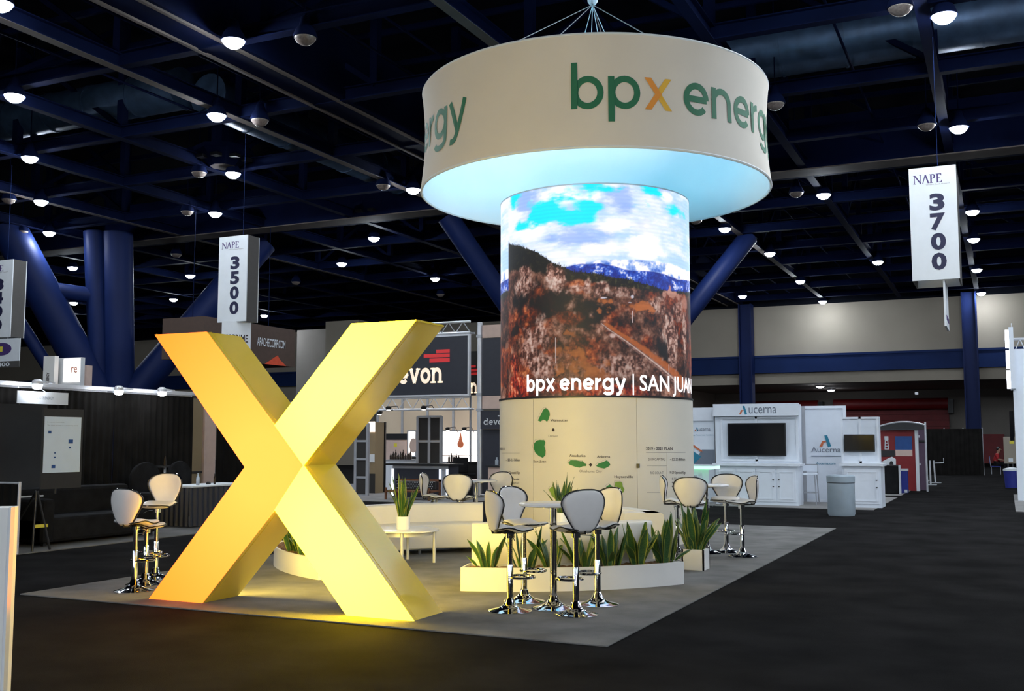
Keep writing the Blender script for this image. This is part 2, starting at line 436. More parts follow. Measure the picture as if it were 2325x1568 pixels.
MB().box(-64, 4, 34.5, 35.4, 10.46, 10.5).build('flange_plate', M_BEAMPALE, big)
me_post = MB().box(-0.11, 0.11, -0.11, 0.11, 0, 3.2).mesh('post')
dl = math.hypot(4.42, 3.1)
me_diag = MB().box(-0.07, 0.07, 0, dl, -0.07, 0.07).mesh('diagonal_brace')
for i, x in enumerate(XB[:11]):
    for j, y in enumerate(YB[:13]):
        put(me_post, 'post', M_BEAM, ceiling, (x, y, Z_B + 0.35))
        if (i + j) % 2 == 0: put(me_diag, 'diagonal_brace', M_BEAM, ceiling, (x, y, Z_B + 0.35), 0, math.atan2(3.1, 4.42))
        else: put(me_diag, 'diagonal_brace', M_BEAM, ceiling, (x, y, Z_B + 0.35), PI/2, math.atan2(3.1, 4.42))
me_pipe = MB().tube([(0, 0, 0), (0, 63, 0)], 0.035, 6).mesh('sprinkler_pipe')
for x in (-3.2, -7.9, -12.3, -13.6, -17.7, -20.9, -24.6, -29.5): put(me_pipe, 'sprinkler_pipe', M_BEAM, ceiling, (x, 5.5, 11.1))
me_pur = MB().box(-34, 4, -0.05, 0.05, 0, 0.16).mesh('purlin')
for k in range(26): put(me_pur, 'purlin', M_BEAM, ceiling, (0, 8.0 + 2.21*k, 12.6))

# far wall: upper band, lower band and the dock recess behind it
zs = at_y(1990, 866, YW).z
zb0, zb1 = at_y(1640, 850, YW).z, at_y(1640, 811, YW).z
wb = struct(MB().box(-92, 30, YW, YW + 0.5, zs, 10.4).build('wall_back', M_WALL))
wb['label'] = 'beige far wall with a blue girder across it'
MB().box(-92, 30, YW + 0.1, YW + 0.5, 10.4, 14.0).build('bulkhead', M_DECK, wb)
MB().box(-92, 30, YW - 0.35, YW, zb0, zb1).build('girder', M_COLBLUE2, wb)
MB().box(-92, 30, YW - 0.42, YW - 0.35, zb1 - 0.14, zb1).build('girder_lip', M_COLBLUE2, wb)
YR = 82.0
struct(MB().box(-92, 30, YR, YR + 0.4, 0, 14).build('wall_recess', M_WALLDK))['label'] = 'grey beige wall at the back of the dock recess'
struct(MB().box(-92, 30, YW + 0.5, YR, zs, zs + 0.2).build('ceiling_recess', M_WALLDK))['label'] = 'low soffit over the dock recess'
xl = at_y(1686, 900, YR).x
struct(MB().box(-92, xl - 2.2, YW + 0.02, YR, 0, zs).build('wall_side', M_WALL))['label'] = 'beige wall left of the dock recess'
struct(MB().box(-92, -91.6, -60, 90, 0, 14).build('wall_left', M_WALL))['label'] = 'beige left end wall of the hall'
for (a, b, c, d, nm) in ((1690, 910, 1862, 1200, 'door_1'), (1897, 905, 2158, 1200, 'door_2')):
    x0, x1, _, z1 = rect_y(a, b, c, d, YR - 1.0)
    dr = struct(thing(nm, 'red roll-up dock door under its drum' if nm == 'door_1' else 'wide red roll-up dock door right of the first', None, (x0, YR - 1, 0)))
    for k in range(9):
        h = (z1 - 0.7) / 9
        MB().box(x0, x1, YR - 0.5 + 0.03*(k % 2), YR - 0.35 + 0.03*(k % 2), k*h + 0.005, (k+1)*h - 0.01).build('door_slat', M_RED, dr)
    MB().tube([(x0, YR - 1.0, z1 - 0.38), (x1, YR - 1.0, z1 - 0.38)], 0.40, 16).build('door_drum', M_RED, dr, smooth=True)
    MB().box(x1, x1 + 0.35, YR - 1.4, YR - 0.4, z1 - 1.1, z1 - 0.1).build('motor_housing', M_BLACK, dr)
x0, x1, z0, z1 = rect_y(2232, 985, 2282, 1060, YR - 0.6)
dr = struct(MB().box(x0, x1, YR - 0.4, YR - 0.1, 0, z1).build('door_3', M_RED)); dr['label'] = 'red dock door right of the black drape wall'
# wall columns
for px, lab in ((1695, 'blue wall column beside the white software booth'), (2204, 'blue wall column behind the black drape wall')):
    x = at_y(px, 800, YW - 0.9).x
    c = thing('wall_column', lab, 'column', (x, YW - 0.9, 0), 'blue columns along the far wall')
    MB().box(x - 0.42, x - 0.34, YW - 1.3, YW - 0.5, 0, 10.5).box(x + 0.34, x + 0.42, YW - 1.3, YW - 0.5, 0, 10.5).build('flange', M_COLBLUE, c)
    MB().box(x - 0.34, x + 0.34, YW - 1.0, YW - 0.8, 0, 10.5).build('web', M_COLBLUE, c)

# raking tree columns
def strut(pts, r, name, parent, m=M_COLBLUE): return MB().tube(pts, r, 16).build(name, m, parent, smooth=True)
def depth_pt(px, py, dist):
    d = ray(px, py); k = dist / math.hypot(d.x, d.y); return Vector((d.x*k, d.y*k, CAMZ + d.z*k))
base = depth_pt(1350, 1060, 43.0); base.z = 0
t = thing('tree_column', 'blue branching steel column rising behind the round video screen', 'column', base)
MB().lathe([(1.1, 0), (1.1, 0.5), (0.8, 0.9), (0.8, 2.2)], 20, base).build('pedestal', M_COLBLUE, t, smooth=True)
for px, py, ds in ((1672, 572, 46.0), (1016, 492, 41.0), (1320, 420, 45.0)):
    p = depth_pt(px, py, ds); p = base + Vector((0, 0, 2.0)) + (p - base - Vector((0, 0, 2.0))) * (8.5/(p.z - 2.0)); strut([base + Vector((0, 0, 2.0)), p], 0.42, 'branch', t)
DT = 48.0
base = depth_pt(262, 1010, DT); base.z = 0
t = thing('tree_column', 'cluster of thick blue raking columns above the black drapes', 'column', base)
MB().lathe([(2.0, 0), (2.0, 0.5), (1.7, 0.9), (1.7, 3.0)], 20, base).build('pedestal', M_COLBLUE, t, smooth=True)
for (a, b, c, d, r) in ((228, 905, 58, 590, 0.72), (270, 905, 266, 560, 0.66), (228, 895, 214, 560, 0.42), (290, 910, 478, 690, 0.62), (140, 880, 25, 700, 0.26)):
    A_, B_ = depth_pt(a, b, DT), depth_pt(c, d, DT); strut([A_, A_ + (B_ - A_)*((10.6 - A_.z)/(B_.z - A_.z))], r, 'branch', t)
strut([depth_pt(80, 652, DT), depth_pt(215, 672, DT)], 0.34, 'tie_beam', t)

# high-bay lamps
def make_lamp(lit):
    o = thing('high_bay_lamp', 'glowing round high-bay lamp under the dark ceiling' if lit else 'unlit round high-bay lamp under the dark ceiling', 'ceiling lamp', (0, 0, 0),
              'lit high-bay lamps' if lit else 'unlit high-bay lamps')
    MB().lathe([(0.02, -0.16), (0.11, -0.148), (0.18, -0.10), (0.225, -0.045), (0.245, 0.0), (0.24, 0.02)], 20).build('lens', M_LENS if lit else M_LENSOFF, o, smooth=True)
    MB().lathe([(0.265, -0.005), (0.265, 0.03), (0.22, 0.16), (0.14, 0.28), (0.10, 0.46), (0.03, 0.5)], 20).build('housing', M_BEAM, o, smooth=True)
    MB().tube([(0, 0, 0.48), (0, 0, 3.7)], 0.018, 6).build('rod', M_BEAM, o)
    return o
LIT = [(0,8),(33,218),(68,358),(93,457),(112,528),(165,607),(167,687),(163,722),(530,93),(492,262),(529,394),(489,484),(432,625),(394,679),
       (849,540),(776,598),(988,632),(600,716),(938,430),(2143,36),(2177,290),(1870,442),(1646,519),(1748,575),(1993,594),(1817,638),(1868,684),(1686,672),(2208,480),(2211,543),(2218,612),(2228,665)]
OFF = [(693,86),(590,273),(2044,18),(1760,236),(2104,284),(1808,438),(870,421),(452,392),(425,480),(400,577),(20,453),(50,525),(672,640),(1580,500),(1000,668)]
pos = [at_z(px, py, 10.3) for px, py in LIT]
# unseen lamps added overhead, right of and behind the camera as fill light
pos += [Vector(p) for p in ((-27.2, 9.5, 10.3), (-22.8, 5.0, 10.3), (-0.9, 17.9, 10.3), (3.6, 17.9, 10.3), (3.6, 22.3, 10.3), (-3.0, 18.6, 10.3), (3.6, 26.7, 10.3))]
pos += [Vector((8.0 + 8.86*i + (4.43 if j % 2 else 0), 0.4 + 4.43*j, 10.3)) for j in range(8) for i in range(3)]
pos += [Vector((-36.1 + 8.86*i + (4.43 if j % 2 else 0), -9.0 - 4.43*j, 10.3)) for j in range(11) for i in range(8)]
proto = make_lamp(True)
for i, p in enumerate(pos):
    o = proto if i == 0 else copy_tree(proto); o.location = p
proto = make_lamp(False)
for i, (px, py) in enumerate(OFF):
    o = proto if i == 0 else copy_tree(proto); o.location = at_z(px, py, 10.3)
# two soffit lamps of the recess
for px, py, lab in ((1862, 877, 'small soffit lamp above the red dock doors, left one'), (1887, 885, 'small soffit lamp above the red dock doors, right one')):
    p = at_z(px, py, zs - 0.1)
    o = thing('soffit_lamp', lab, 'ceiling lamp', p)
    MB().lathe([(0.03, -0.12), (0.2, -0.08), (0.26, 0.0)], 16, p).build('lens', M_SPOTLENS, o, smooth=True)
    MB().lathe([(0.30, 0.0), (0.30, 0.1)], 16, p).build('housing', M_ALU, o)

# ducts and diffusers
def duct(pts, r, lab):
    o = thing('air_duct', lab, 'duct', pts[0])
    MB().tube(pts, r, 20).build('duct_tube', M_DUCT, o, smooth=True)
    a, b = Vector(pts[0]), Vector(pts[1]); n = max(3, int((b-a).length / 1.6))
    for k in range(n + 1):
        p = a.lerp(b, k / n); d = (b - a).normalized() * 0.03
        MB().tube([p - d, p + d], r + 0.025, 20).build('joint_band', M_DUCT, o, smooth=True)
    return o
duct([(-20.6, 23.0, 11.6), (-20.6, 33.5, 11.6)], 0.62, 'silvery round duct left of the long pale beam')
duct([(-6.6, 27.4, 12.0), (1.5, 27.4, 12.0)], 0.75, 'silvery round duct right of the hanging drum')
duct([(-32, 22.9, 11.9), (-21.5, 22.9, 11.9)], 0.6, 'silvery round duct at the upper left')
for px, py, lab in ((508, 372, 'octagonal air diffuser above the 3500 sign'), (852, 492, 'octagonal air diffuser left of the hanging drum'), (255, 556, 'octagonal air diffuser above the raking columns')):
    p = at_z(px, py, 10.6)
    o = thing('air_diffuser', lab, 'diffuser', p)
    MB().lathe([(0.45, -0.1), (0.95, 0.35), (0.95, 0.5), (0.5, 0.6)], 8, p).build('diffuser_body', M_BEAM, o)
    MB().lathe([(0.42, 0.6), (0.42, 2.9)], 12, p).build('diffuser_neck', M_BEAM, o)
    MB().lathe([(0.05, -0.12), (0.43, -0.1)], 8, p).build('grille', M_BEAMPALE, o)
    for k in range(8):
        a = PI/8 + k*PI/4
        q = p + Vector((0.76*math.cos(a), 0.76*math.sin(a), 0.12))
        MB().box(q.x-0.13, q.x+0.13, q.y-0.13, q.y+0.13, q.z-0.05, q.z+0.05).build('vent_slot', M_BLACK, o)

# hanging aisle signs
def aisle_sign(px0, px1, py0, py1, H_, num, lab, side_px):
    """front board facing the camera's end of the aisle, plus return board"""
    dep = None
    hpx = py1 - py0
    dist = H_ * FPX / hpx
    d = ray((px0+px1)/2, (py0+py1)/2); k = dist; p = Vector((0, 0, CAMZ)) + d * k
    Y = p.y
    x0, x1, z0, z1 = rect_y(px0, py0, px1, py1, Y)
    o = thing('aisle_sign', lab, 'sign', ((x0+x1)/2, Y, z0), 'hanging aisle number signs')
    MB().box(x0, x1, Y, Y + 0.03, z0, z1).build('front_board', M_SIGN, o)
    yd = at_x(side_px, (py0+py1)/2, x1).y
    yd = min(max(yd, Y + 0.5), Y + 1.2)
    MB().box(x1 - 0.03, x1, Y + 0.03, yd, z0, z1).build('side_board', M_SIGNDK, o)
    MB().box(x0, x0 + 0.03, Y + 0.03, yd, z0, z1).build('side_board', M_SIGNDK, o)
    MB().box(x0, x1, yd, yd + 0.03, z0, z1).build('back_board', M_SIGN, o)
    w, h = x1 - x0, z1 - z0
    text_y(serif_text('NAPE'), x0 + 0.09*w, x0 + 0.70*w, z1 - 0.145*h, z1 - 0.065*h, Y - 0.004, 'event_lettering', M_PURPLEINK, o)
    text_y(font_mesh('Where Deals Happen'), x0 + 0.36*w, x0 + 0.86*w, z1 - 0.165*h, z1 - 0.152*h, Y - 0.004, 'tagline', M_GREYINK, o)
    for q, ch in enumerate(num):
        zc = z1 - h * (0.315 + 0.175 * q)
        text_y(font_mesh(ch, 0.045), x0 + 0.42*w, x0 + 0.74*w, zc - 0.076*h, zc + 0.076*h, Y - 0.004, 'digit', M_NAVYINK, o)
    MB().tube([((x0+x1)/2 + 0.1, Y + 0.3, z1 - 0.02), ((x0+x1)/2 + 0.1, Y + 0.3, 10.5)], 0.006, 6).build('hanging_wire', M_COLBLUE2, o)
    MB().box(x0 + 0.02, x1 - 0.02, Y + 0.27, Y + 0.33, z1 - 0.06, z1 - 0.01).build('hanging_bar', M_GREYALU, o)
    return o, x0, x1, Y, yd, z0, z1
s35 = aisle_sign(496, 560, 536, 730, 2.44, '3500', 'hanging white 3500 aisle number sign above the yellow letter', 577)
s37 = aisle_sign(2067, 2175, 378, 635, 2.44, '3700', 'hanging white 3700 aisle number sign at the upper right', 2200)
s34 = aisle_sign(-45, 26, 592, 766, 2.44, '3400', 'hanging white 3400 aisle number sign cut by the left frame edge', 48)
# sponsor boards below the signs
_, x0, x1, Y, yd, z0, z1 = s35
y0, y1, a, b = rect_x(503, 735, 568, 800, x1 - 0.3)
y0, y1 = Y + 0.05, Y + 1.75
sb = thing('sponsor_board', 'white board with dark letters hanging under the 3500 sign', 'sign', (x1 - 0.5, Y, z0 - 1.2))
c0 = at_y(503, 765, Y - 0.3); c1 = at_y(568, 772, Y + 0.3)
MB().add([(c0.x, c0.y, z0-0.95), (c1.x, c1.y, z0-0.95), (c1.x, c1.y, z0), (c0.x, c0.y, z0),
          (c0.x, c0.y+0.03, z0-0.95), (c1.x, c1.y+0.03, z0-0.95), (c1.x, c1.y+0.03, z0), (c0.x, c0.y+0.03, z0)],
         [(0,1,2,3),(7,6,5,4),(0,4,5,1),(1,5,6,2),(2,6,7,3),(3,7,4,0)]).build('board', M_SIGN, sb)
dv = (c1 - c0); dv.z = 0; Lb = dv.length; dv.normalize()
flat_text(font_mesh('ALPRIME', 0.02), (c0.x, c0.y - 0.006, z0 - 0.95), dv, (0, 0, 1), 0.12*Lb, 0.93*Lb, 0.36, 0.58, 'lettering', M_INK, sb)
_, x0, x1, Y, yd, z0, z1 = s37
p0 = at_y(2143, 640, Y); p1 = at_y(2148, 740, Y)
sb = thing('sponsor_board', 'narrow white board seen edge-on under the 3700 sign', 'sign', (p0.x, Y, z0 - 1.1))
MB().box(p0.x - 0.02, p0.x + 0.02, Y + 0.05, Y + 1.25, z0 - 1.0, z0 - 0.01).build('board', M_SIGN, sb)
MB().box(p0.x + 0.02, p0.x + 0.026, Y + 0.15, Y + 1.15, z0 - 0.85, z0 - 0.75).build('lettering', M_PURPLEINK, sb)
_, x0, x1, Y, yd, z0, z1 = s34
sb = thing('sponsor_board', 'white board with a purple oval emblem under the 3400 sign', 'sign', (x1, Y, z0 - 1.1))
bx0, bx1, bz0, bz1 = rect_y(-60, 770, 44, 835, Y)
MB().box(bx0, bx1, Y, Y + 0.03, bz0 + 0.2, bz1).build('board', M_SIGN, sb)
MB().box(bx0, bx1, Y, Y + 0.03, bz0, bz0 + 0.2).build('dark_strip', M_SIGNDK, sb)
ex0, ex1, ez0, ez1 = rect_y(-18, 778, 26, 807, Y)
MB().prism([((ex0+ex1)/2 + (ex1-ex0)/2*math.cos(k*PI/12), (ez0+ez1)/2 + (ez1-ez0)/2*math.sin(k*PI/12)) for k in range(24)], Y - 0.006, Y).build('oval_emblem', M_PURPLEINK, sb)
MB().box(ex0 + 0.3*(ex1-ex0), ex0 + 0.55*(ex1-ex0), Y - 0.01, Y - 0.006, ez0 + 0.12, ez1 - 0.12).build('emblem_mark', M_YELLOW, sb)
text_y(font_mesh('3400', 0.02), at_y(-14, 827, Y).x, at_y(22, 827, Y).x, bz0 + 0.04, bz0 + 0.16, Y - 0.006, 'digits', M_SIGN, sb)
MB().tube([(x1 - 0.1, Y + 0.02, z0), (x1 - 0.1, Y + 0.02, bz1)], 0.01, 6).build('hanging_wire', M_ALU, sb)

# ================================================================== THE MAIN BOOTH
BX0, BX1, BY0, BY1 = -9.36, -2.87, 7.82, 19.94
tag(MB().box(BX0, BX1, BY0, BY1, 0.0, 0.014).build('booth_carpet', M_BOOTHCARPET, bevel=0.006), 'large grey carpet under the yellow letter and lounge', 'carpet')
ZC = 0.014

# ---- the yellow letter
YX, XD = 8.14, 0.52
pxv = dict(tl=(353, 757), tli=(470, 748), it=(625, 965), tri=(800, 727), tr=(945, 718), ri=(690, 1056), br=(940, 1412), bri=(788, 1400), ib=(625, 1157), bli=(460, 1376), bl=(340, 1362), li=(557, 1060))
XV = {}
for k, (a, b) in pxv.items():
    p = at_y(a, b, YX); z = p.z
    if k[0] == 'b': z = ZC
    if k in ('tl', 'tli', 'tri', 'tr'): z = 2.69
    XV[k] = (p.x, z)
xc = (XV['it'][0] + XV['ib'][0]) / 2
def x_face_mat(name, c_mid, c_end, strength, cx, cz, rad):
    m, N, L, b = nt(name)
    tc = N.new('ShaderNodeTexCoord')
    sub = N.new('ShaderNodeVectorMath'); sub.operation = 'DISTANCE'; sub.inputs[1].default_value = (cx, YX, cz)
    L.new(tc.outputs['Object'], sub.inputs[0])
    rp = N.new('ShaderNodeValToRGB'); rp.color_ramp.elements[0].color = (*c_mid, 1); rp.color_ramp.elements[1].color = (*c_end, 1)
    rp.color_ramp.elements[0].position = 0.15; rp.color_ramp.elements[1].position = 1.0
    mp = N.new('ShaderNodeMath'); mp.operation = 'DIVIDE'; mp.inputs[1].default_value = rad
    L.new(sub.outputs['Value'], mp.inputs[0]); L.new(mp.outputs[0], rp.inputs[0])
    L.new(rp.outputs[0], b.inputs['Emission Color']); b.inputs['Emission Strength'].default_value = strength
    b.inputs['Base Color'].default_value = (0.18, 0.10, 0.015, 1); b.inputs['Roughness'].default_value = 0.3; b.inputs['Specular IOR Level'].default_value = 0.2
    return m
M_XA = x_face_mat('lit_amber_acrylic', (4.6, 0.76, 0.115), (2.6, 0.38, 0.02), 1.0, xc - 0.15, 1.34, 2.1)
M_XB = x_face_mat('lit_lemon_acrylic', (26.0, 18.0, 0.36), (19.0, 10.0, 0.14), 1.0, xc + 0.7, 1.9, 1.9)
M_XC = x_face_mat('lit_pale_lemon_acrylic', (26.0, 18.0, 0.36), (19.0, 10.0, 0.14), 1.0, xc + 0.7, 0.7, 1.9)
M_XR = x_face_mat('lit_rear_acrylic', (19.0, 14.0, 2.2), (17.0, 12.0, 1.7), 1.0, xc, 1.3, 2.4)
xl_ = thing('letter_x', 'giant glowing yellow letter X standing on the front of the carpet', 'letter sculpture', (xc, YX + XD/2, ZC))
order = ['tl', 'tli', 'it', 'tri', 'tr', 'ri', 'br', 'bri', 'ib', 'bli', 'bl', 'li']
outline = [XV[k] for k in order]
shell = MB(); n = len(outline)
for i in range(n):
    (a, b), (c, d) = outline[i], outline[(i+1) % n]
    # each return is a sheet with thickness and a small step behind the face
    pv = Vector((c-a, d-b)).normalized(); nn = Vector((pv.y, -pv.x))
    ins = 0.012
    q = [(a, b), (c, d), (c + nn.x*ins, d + nn.y*ins), (a + nn.x*ins, b + nn.y*ins)]
    s = MB().add([(q[0][0], YX, q[0][1]), (q[1][0], YX, q[1][1]), (q[1][0], YX+XD, q[1][1]), (q[0][0], YX+XD, q[0][1]),
                  (q[3][0], YX, q[3][1]), (q[2][0], YX, q[2][1]), (q[2][0], YX+XD, q[2][1]), (q[3][0], YX+XD, q[3][1])],
                 [(0,1,2,3),(7,6,5,4),(0,4,5,1),(1,5,6,2),(2,6,7,3),(3,7,4,0)])
    if order[i] in ('br', 'bl'): continue
    s.build('side_panel', M_XSIDE, xl_)
    # folded seam strip along the return
    mid = MB().add([(q[0][0]-nn.x*0.004, YX+0.06, q[0][1]-nn.y*0.004), (q[1][0]-nn.x*0.004, YX+0.06, q[1][1]-nn.y*0.004), (q[1][0]-nn.x*0.004, YX+0.072, q[1][1]-nn.y*0.004), (q[0][0]-nn.x*0.004, YX+0.072, q[0][1]-nn.y*0.004),
                    (q[0][0]+nn.x*0.004, YX+0.06, q[0][1]+nn.y*0.004), (q[1][0]+nn.x*0.004, YX+0.06, q[1][1]+nn.y*0.004), (q[1][0]+nn.x*0.004, YX+0.072, q[1][1]+nn.y*0.004), (q[0][0]+nn.x*0.004, YX+0.072, q[0][1]+nn.y*0.004)],
                   [(0,1,2,3),(7,6,5,4),(0,4,5,1),(1,5,6,2),(2,6,7,3),(3,7,4,0)])
    mid.build('seam_strip', M_XSIDE, xl_)
def xpart(keys, y0, y1, name, m):
    MB().prism([XV[k] for k in keys], y0, y1).build(name, m, xl_)
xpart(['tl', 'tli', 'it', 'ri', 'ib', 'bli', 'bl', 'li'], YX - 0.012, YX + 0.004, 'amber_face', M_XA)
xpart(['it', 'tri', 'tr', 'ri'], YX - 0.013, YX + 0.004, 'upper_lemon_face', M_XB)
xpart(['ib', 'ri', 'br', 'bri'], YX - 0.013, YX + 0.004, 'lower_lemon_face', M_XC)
ins_poly = []
for i in range(n):
    a, b, c = Vector(outline[i-1]), Vector(outline[i]), Vector(outline[(i+1) % n])
    d1 = (b - a).normalized(); d2 = (c - b).normalized(); n1 = Vector((d1.y, -d1.x)); n2 = Vector((d2.y, -d2.x))
    mm = (n1 + n2).normalized(); q = b + mm*(0.02/max(0.35, mm.dot(n1))); ins_poly.append((q.x, max(q.y, ZC + 0.004)))
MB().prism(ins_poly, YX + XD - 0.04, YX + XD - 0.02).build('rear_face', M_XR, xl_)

# ---- the round tower: printed base, video screen, hanging drum
CC = (-6.11, 16.185); RC = 1.567; Z_LED0, Z_LED1 = 2.275, 5.53
RB = RC + 0.015
tower = thing('graphic_column', 'round cream column base printed with a green map', 'column', (CC[0], CC[1], ZC))
seams = [on_cyl(1446, 1000, CC, RB)[0]]
seams += [seams[0] + k * PI/3 for k in range(1, 6)]
for k in range(6):
    a0 = seams[k] + 0.002; a1 = seams[k] + PI/3 - 0.002
    MB().sweep([(RB - 0.03, ZC), (RB, ZC), (RB, Z_LED0 - 0.02), (RB - 0.03, Z_LED0 - 0.02)], CC, a0, a1, 24).build('curved_panel', M_PANEL, tower, smooth=True)
MB().lathe([(RB - 0.04, ZC), (RB - 0.04, Z_LED0 - 0.03)], 64, (CC[0], CC[1], 0)).build('core', M_BLACK, tower, smooth=True)
MB().lathe([(RB + 0.012, Z_LED0 - 0.03), (RB + 0.012, Z_LED0)], 64, (CC[0], CC[1], 0)).build('dark_ring', M_BLACK, tower, smooth=True)
def cyl_px(VF, c, R, name, m, parent, step=6.0, label=None):
    V, F_ = VF; me = bpy.data.meshes.new(name); me.from_pydata(V, [], F_)
    a, b, _, _ = bounds(V); bm = bmesh.new(); bm.from_mesh(me); x = a + step
    while x < b:
        bmesh.ops.bisect_plane(bm, geom=list(bm.verts)+list(bm.edges)+list(bm.faces), dist=1e-4, plane_co=(x, 0, 0), plane_no=(1, 0, 0)); x += step
    for v in bm.verts:
        th, z = on_cyl(v.co.x, v.co.y, c, R); v.co = (c[0] + R*math.cos(th), c[1] + R*math.sin(th), z)
    bm.to_mesh(me); bm.free(); return link(name, me, m, parent, label=label)
def z2(p): return (1120 + p[0]/4.844, 880 + p[1]/4.844)
def map_text(text, x0, x1, ybase, ytop, m, bold=0.0, slope=0.0, name='map_lettering'):
    V, F_ = font_mesh(text, bold); a, b, c, d = bounds(V)
    d = 0.73 if d < 0.73 else d
    W2 = []
    for p in V:
        X = x0 + (p[0]-a)/(b-a)*(x1-x0); Yv = ybase - p[1]/0.73*(ybase-ytop) + slope*(X-x0)
        q = z2((X, Yv)); W2.append((q[0], q[1], 0))
    return cyl_px((W2, F_), CC, RB + 0.004, name, m, tower)
BLOBS = [('g', [(575,222),(600,238),(618,265),(622,300),(605,350),(590,375),(570,355),(545,350),(520,372),(490,360),(510,320),(530,280),(550,240)]),
 ('g', [(510,572),(560,575),(573,600),(560,640),(575,690),(570,740),(545,770),(500,750),(460,710),(443,660),(450,610),(475,580)]),
 ('g', [(850,795),(910,797),(965,808),(985,805),(1000,830),(1025,840),(1020,860),(985,862),(950,878),(900,868),(840,845),(825,825)]),
 ('g', [(1130,860),(1160,830),(1210,815),(1243,798),(1270,812),(1288,845),(1260,870),(1220,888),(1170,878)]),
 ('l', [(1345,1032),(1395,1030),(1420,1045),(1425,1085),(1443,1115),(1430,1150),(1405,1163),(1375,1140),(1350,1110),(1335,1070)]),
 ('g', [(1280,1062),(1310,1085),(1340,1130),(1362,1180),(1362,1240),(1330,1290),(1270,1280),(1240,1220),(1228,1130),(1245,1085)]),
 ('l', [(640,1088),(670,1090),(690,1115),(700,1160),(715,1190),(705,1225),(670,1215),(640,1180),(612,1120)])]
for kind, poly in BLOBS:
    q = [z2(p) for p in poly]
    cx = sum(p[0] for p in q)/len(q); cy = sum(p[1] for p in q)/len(q)
    V = [(p[0], p[1], 0) for p in q]
    cyl_px((V, [tuple(range(len(V)))]), CC, RB + 0.010, 'map_region', M_MAPGREEN if kind == 'g' else M_MAPLIME, tower)
    off = [(p[0] - 2.2, p[1] - 2.2) for p in q]
    cyl_px(ribbon(off, 0.35, True), CC, RB + 0.004, 'region_outline', M_GREYINK, tower)
for cx, cy in ((659, 463), (1070, 847)):
    q = [z2(p) for p in ((cx-21, cy), (cx, cy-21), (cx+21, cy), (cx, cy+21))]
    cyl_px(([(p[0], p[1], 0) for p in q], [(0, 1, 2, 3)]), CC, RB + 0.005, 'city_diamond', M_INK, tower)
map_text('Wamsutter', 628, 822, 370, 342, M_INK, 0.008); map_text('Denver', 608, 712, 541, 516, M_GREYINK)
map_text('San Juan', 440, 580, 820, 795, M_INK, 0.006); map_text('Anadarko', 836, 1015, 758, 730, M_INK, 0.006, 0.01)
map_text('Arkoma', 1140, 1286, 770, 742, M_INK, 0.006); map_text('Oklahoma City', 946, 1194, 928, 900, M_GREYINK, 0, 0.01)
map_text('Haynesville', 1332, 1536, 990, 962, M_INK, 0.01); map_text('Permian', 754, 900, 1144, 1118, M_INK, 0.006)
map_text('Delaware', 750, 910, 1196, 1170, M_INK, 0.004); map_text('2019 - 2021 PLAN', 1680, 1972, 683, 650, M_INK, 0.012)
map_text('2019 CAPITAL', 1704, 1890, 800, 772, M_GREYINK); map_text('~ $2-2.5 Billion', 1944, 2110, 800, 770, M_INK, 0.006)
map_text('RIG COUNT', 1728, 1872, 948, 920, M_GREYINK); map_text('18-20 Operated Rigs', 1942, 2114, 944, 914, M_INK, 0.004)
for k, tx in enumerate(('6-10 in Permian', '4-6 in Eagle Ford', '4-6 in Haynesville')):
    map_text('\u2022 ' + tx, 1952, 2106, 1010 + 44*k, 984 + 44*k, M_INK, 0.004)
map_text('2018', 70, 124, 686, 656, M_GREYINK, 0.008); map_text('~ $2-2.5 Billion', 138, 290, 806, 776, M_INK, 0.004)
map_text('12.5 Operated Rigs', 138, 290, 946, 916, M_INK, 0.004)
for k, tx in enumerate(('6-10 in Permian', '4-6 Eagle Ford', '4-6 in Haynesville')):
    map_text('\u2022 ' + tx, 140, 284, 1014 + 44*k, 990 + 44*k, M_INK)
for (a, b, c, d) in ((1680, 712, 2114, 712), (1690, 856, 1905, 856), (1690, 1150, 1900, 1150), (1908, 716, 1908, 1190), (90, 716, 290, 716), (90, 1136, 290, 1136)):
    p, q = z2((a, b)), z2((c, d))
    if a == c: V = [(p[0], p[1], 0), (p[0]+0.5, p[1], 0), (p[0]+0.5, q[1], 0), (p[0], q[1], 0)]
    else: V = [(p[0], p[1], 0), (q[0], q[1], 0), (q[0], q[1]+0.5, 0), (p[0], p[1]+0.5, 0)]
    cyl_px((V, [(0, 1, 2, 3)]), CC, RB + 0.004, 'rule_line', M_GREYINK, tower)
th, z = on_cyl(1448, 1057, CC, RB)
lk = Vector((CC[0] + (RB+0.012)*math.cos(th), CC[1] + (RB+0.012)*math.sin(th), z))
MB().box(lk.x-0.02, lk.x+0.02, lk.y-0.02, lk.y+0.02, lk.z-0.03, lk.z+0.03).build('panel_lock', M_BLACK, tower)

# ---- the video picture, painted by sums of noise into the colours of the screen's dots
def zp(p): return on_cyl(1120 + p[0]/3.015, 400 + p[1]/3.015, CC, RC)
TH_L = on_cyl(1154.5, 650, CC, RC)[0]; SPAN = math.radians(172)
def pq(p):
    th, z = zp(p); return (th - TH_L) / SPAN, (z - Z_LED0) / (Z_LED1 - Z_LED0)
rng = np.random.RandomState(5)
def vnoise(x, y, seed=0):
    r = np.random.RandomState(seed); T = r.rand(256, 256)
    xi = np.floor(x).astype(int); yi = np.floor(y).astype(int); fx = x - xi; fy = y - yi
    fx = fx*fx*(3-2*fx); fy = fy*fy*(3-2*fy)
    a = T[yi % 256, xi % 256]; b = T[yi % 256, (xi+1) % 256]; c = T[(yi+1) % 256, xi % 256]; d = T[(yi+1) % 256, (xi+1) % 256]
    return (a*(1-fx)+b*fx)*(1-fy) + (c*(1-fx)+d*fx)*fy
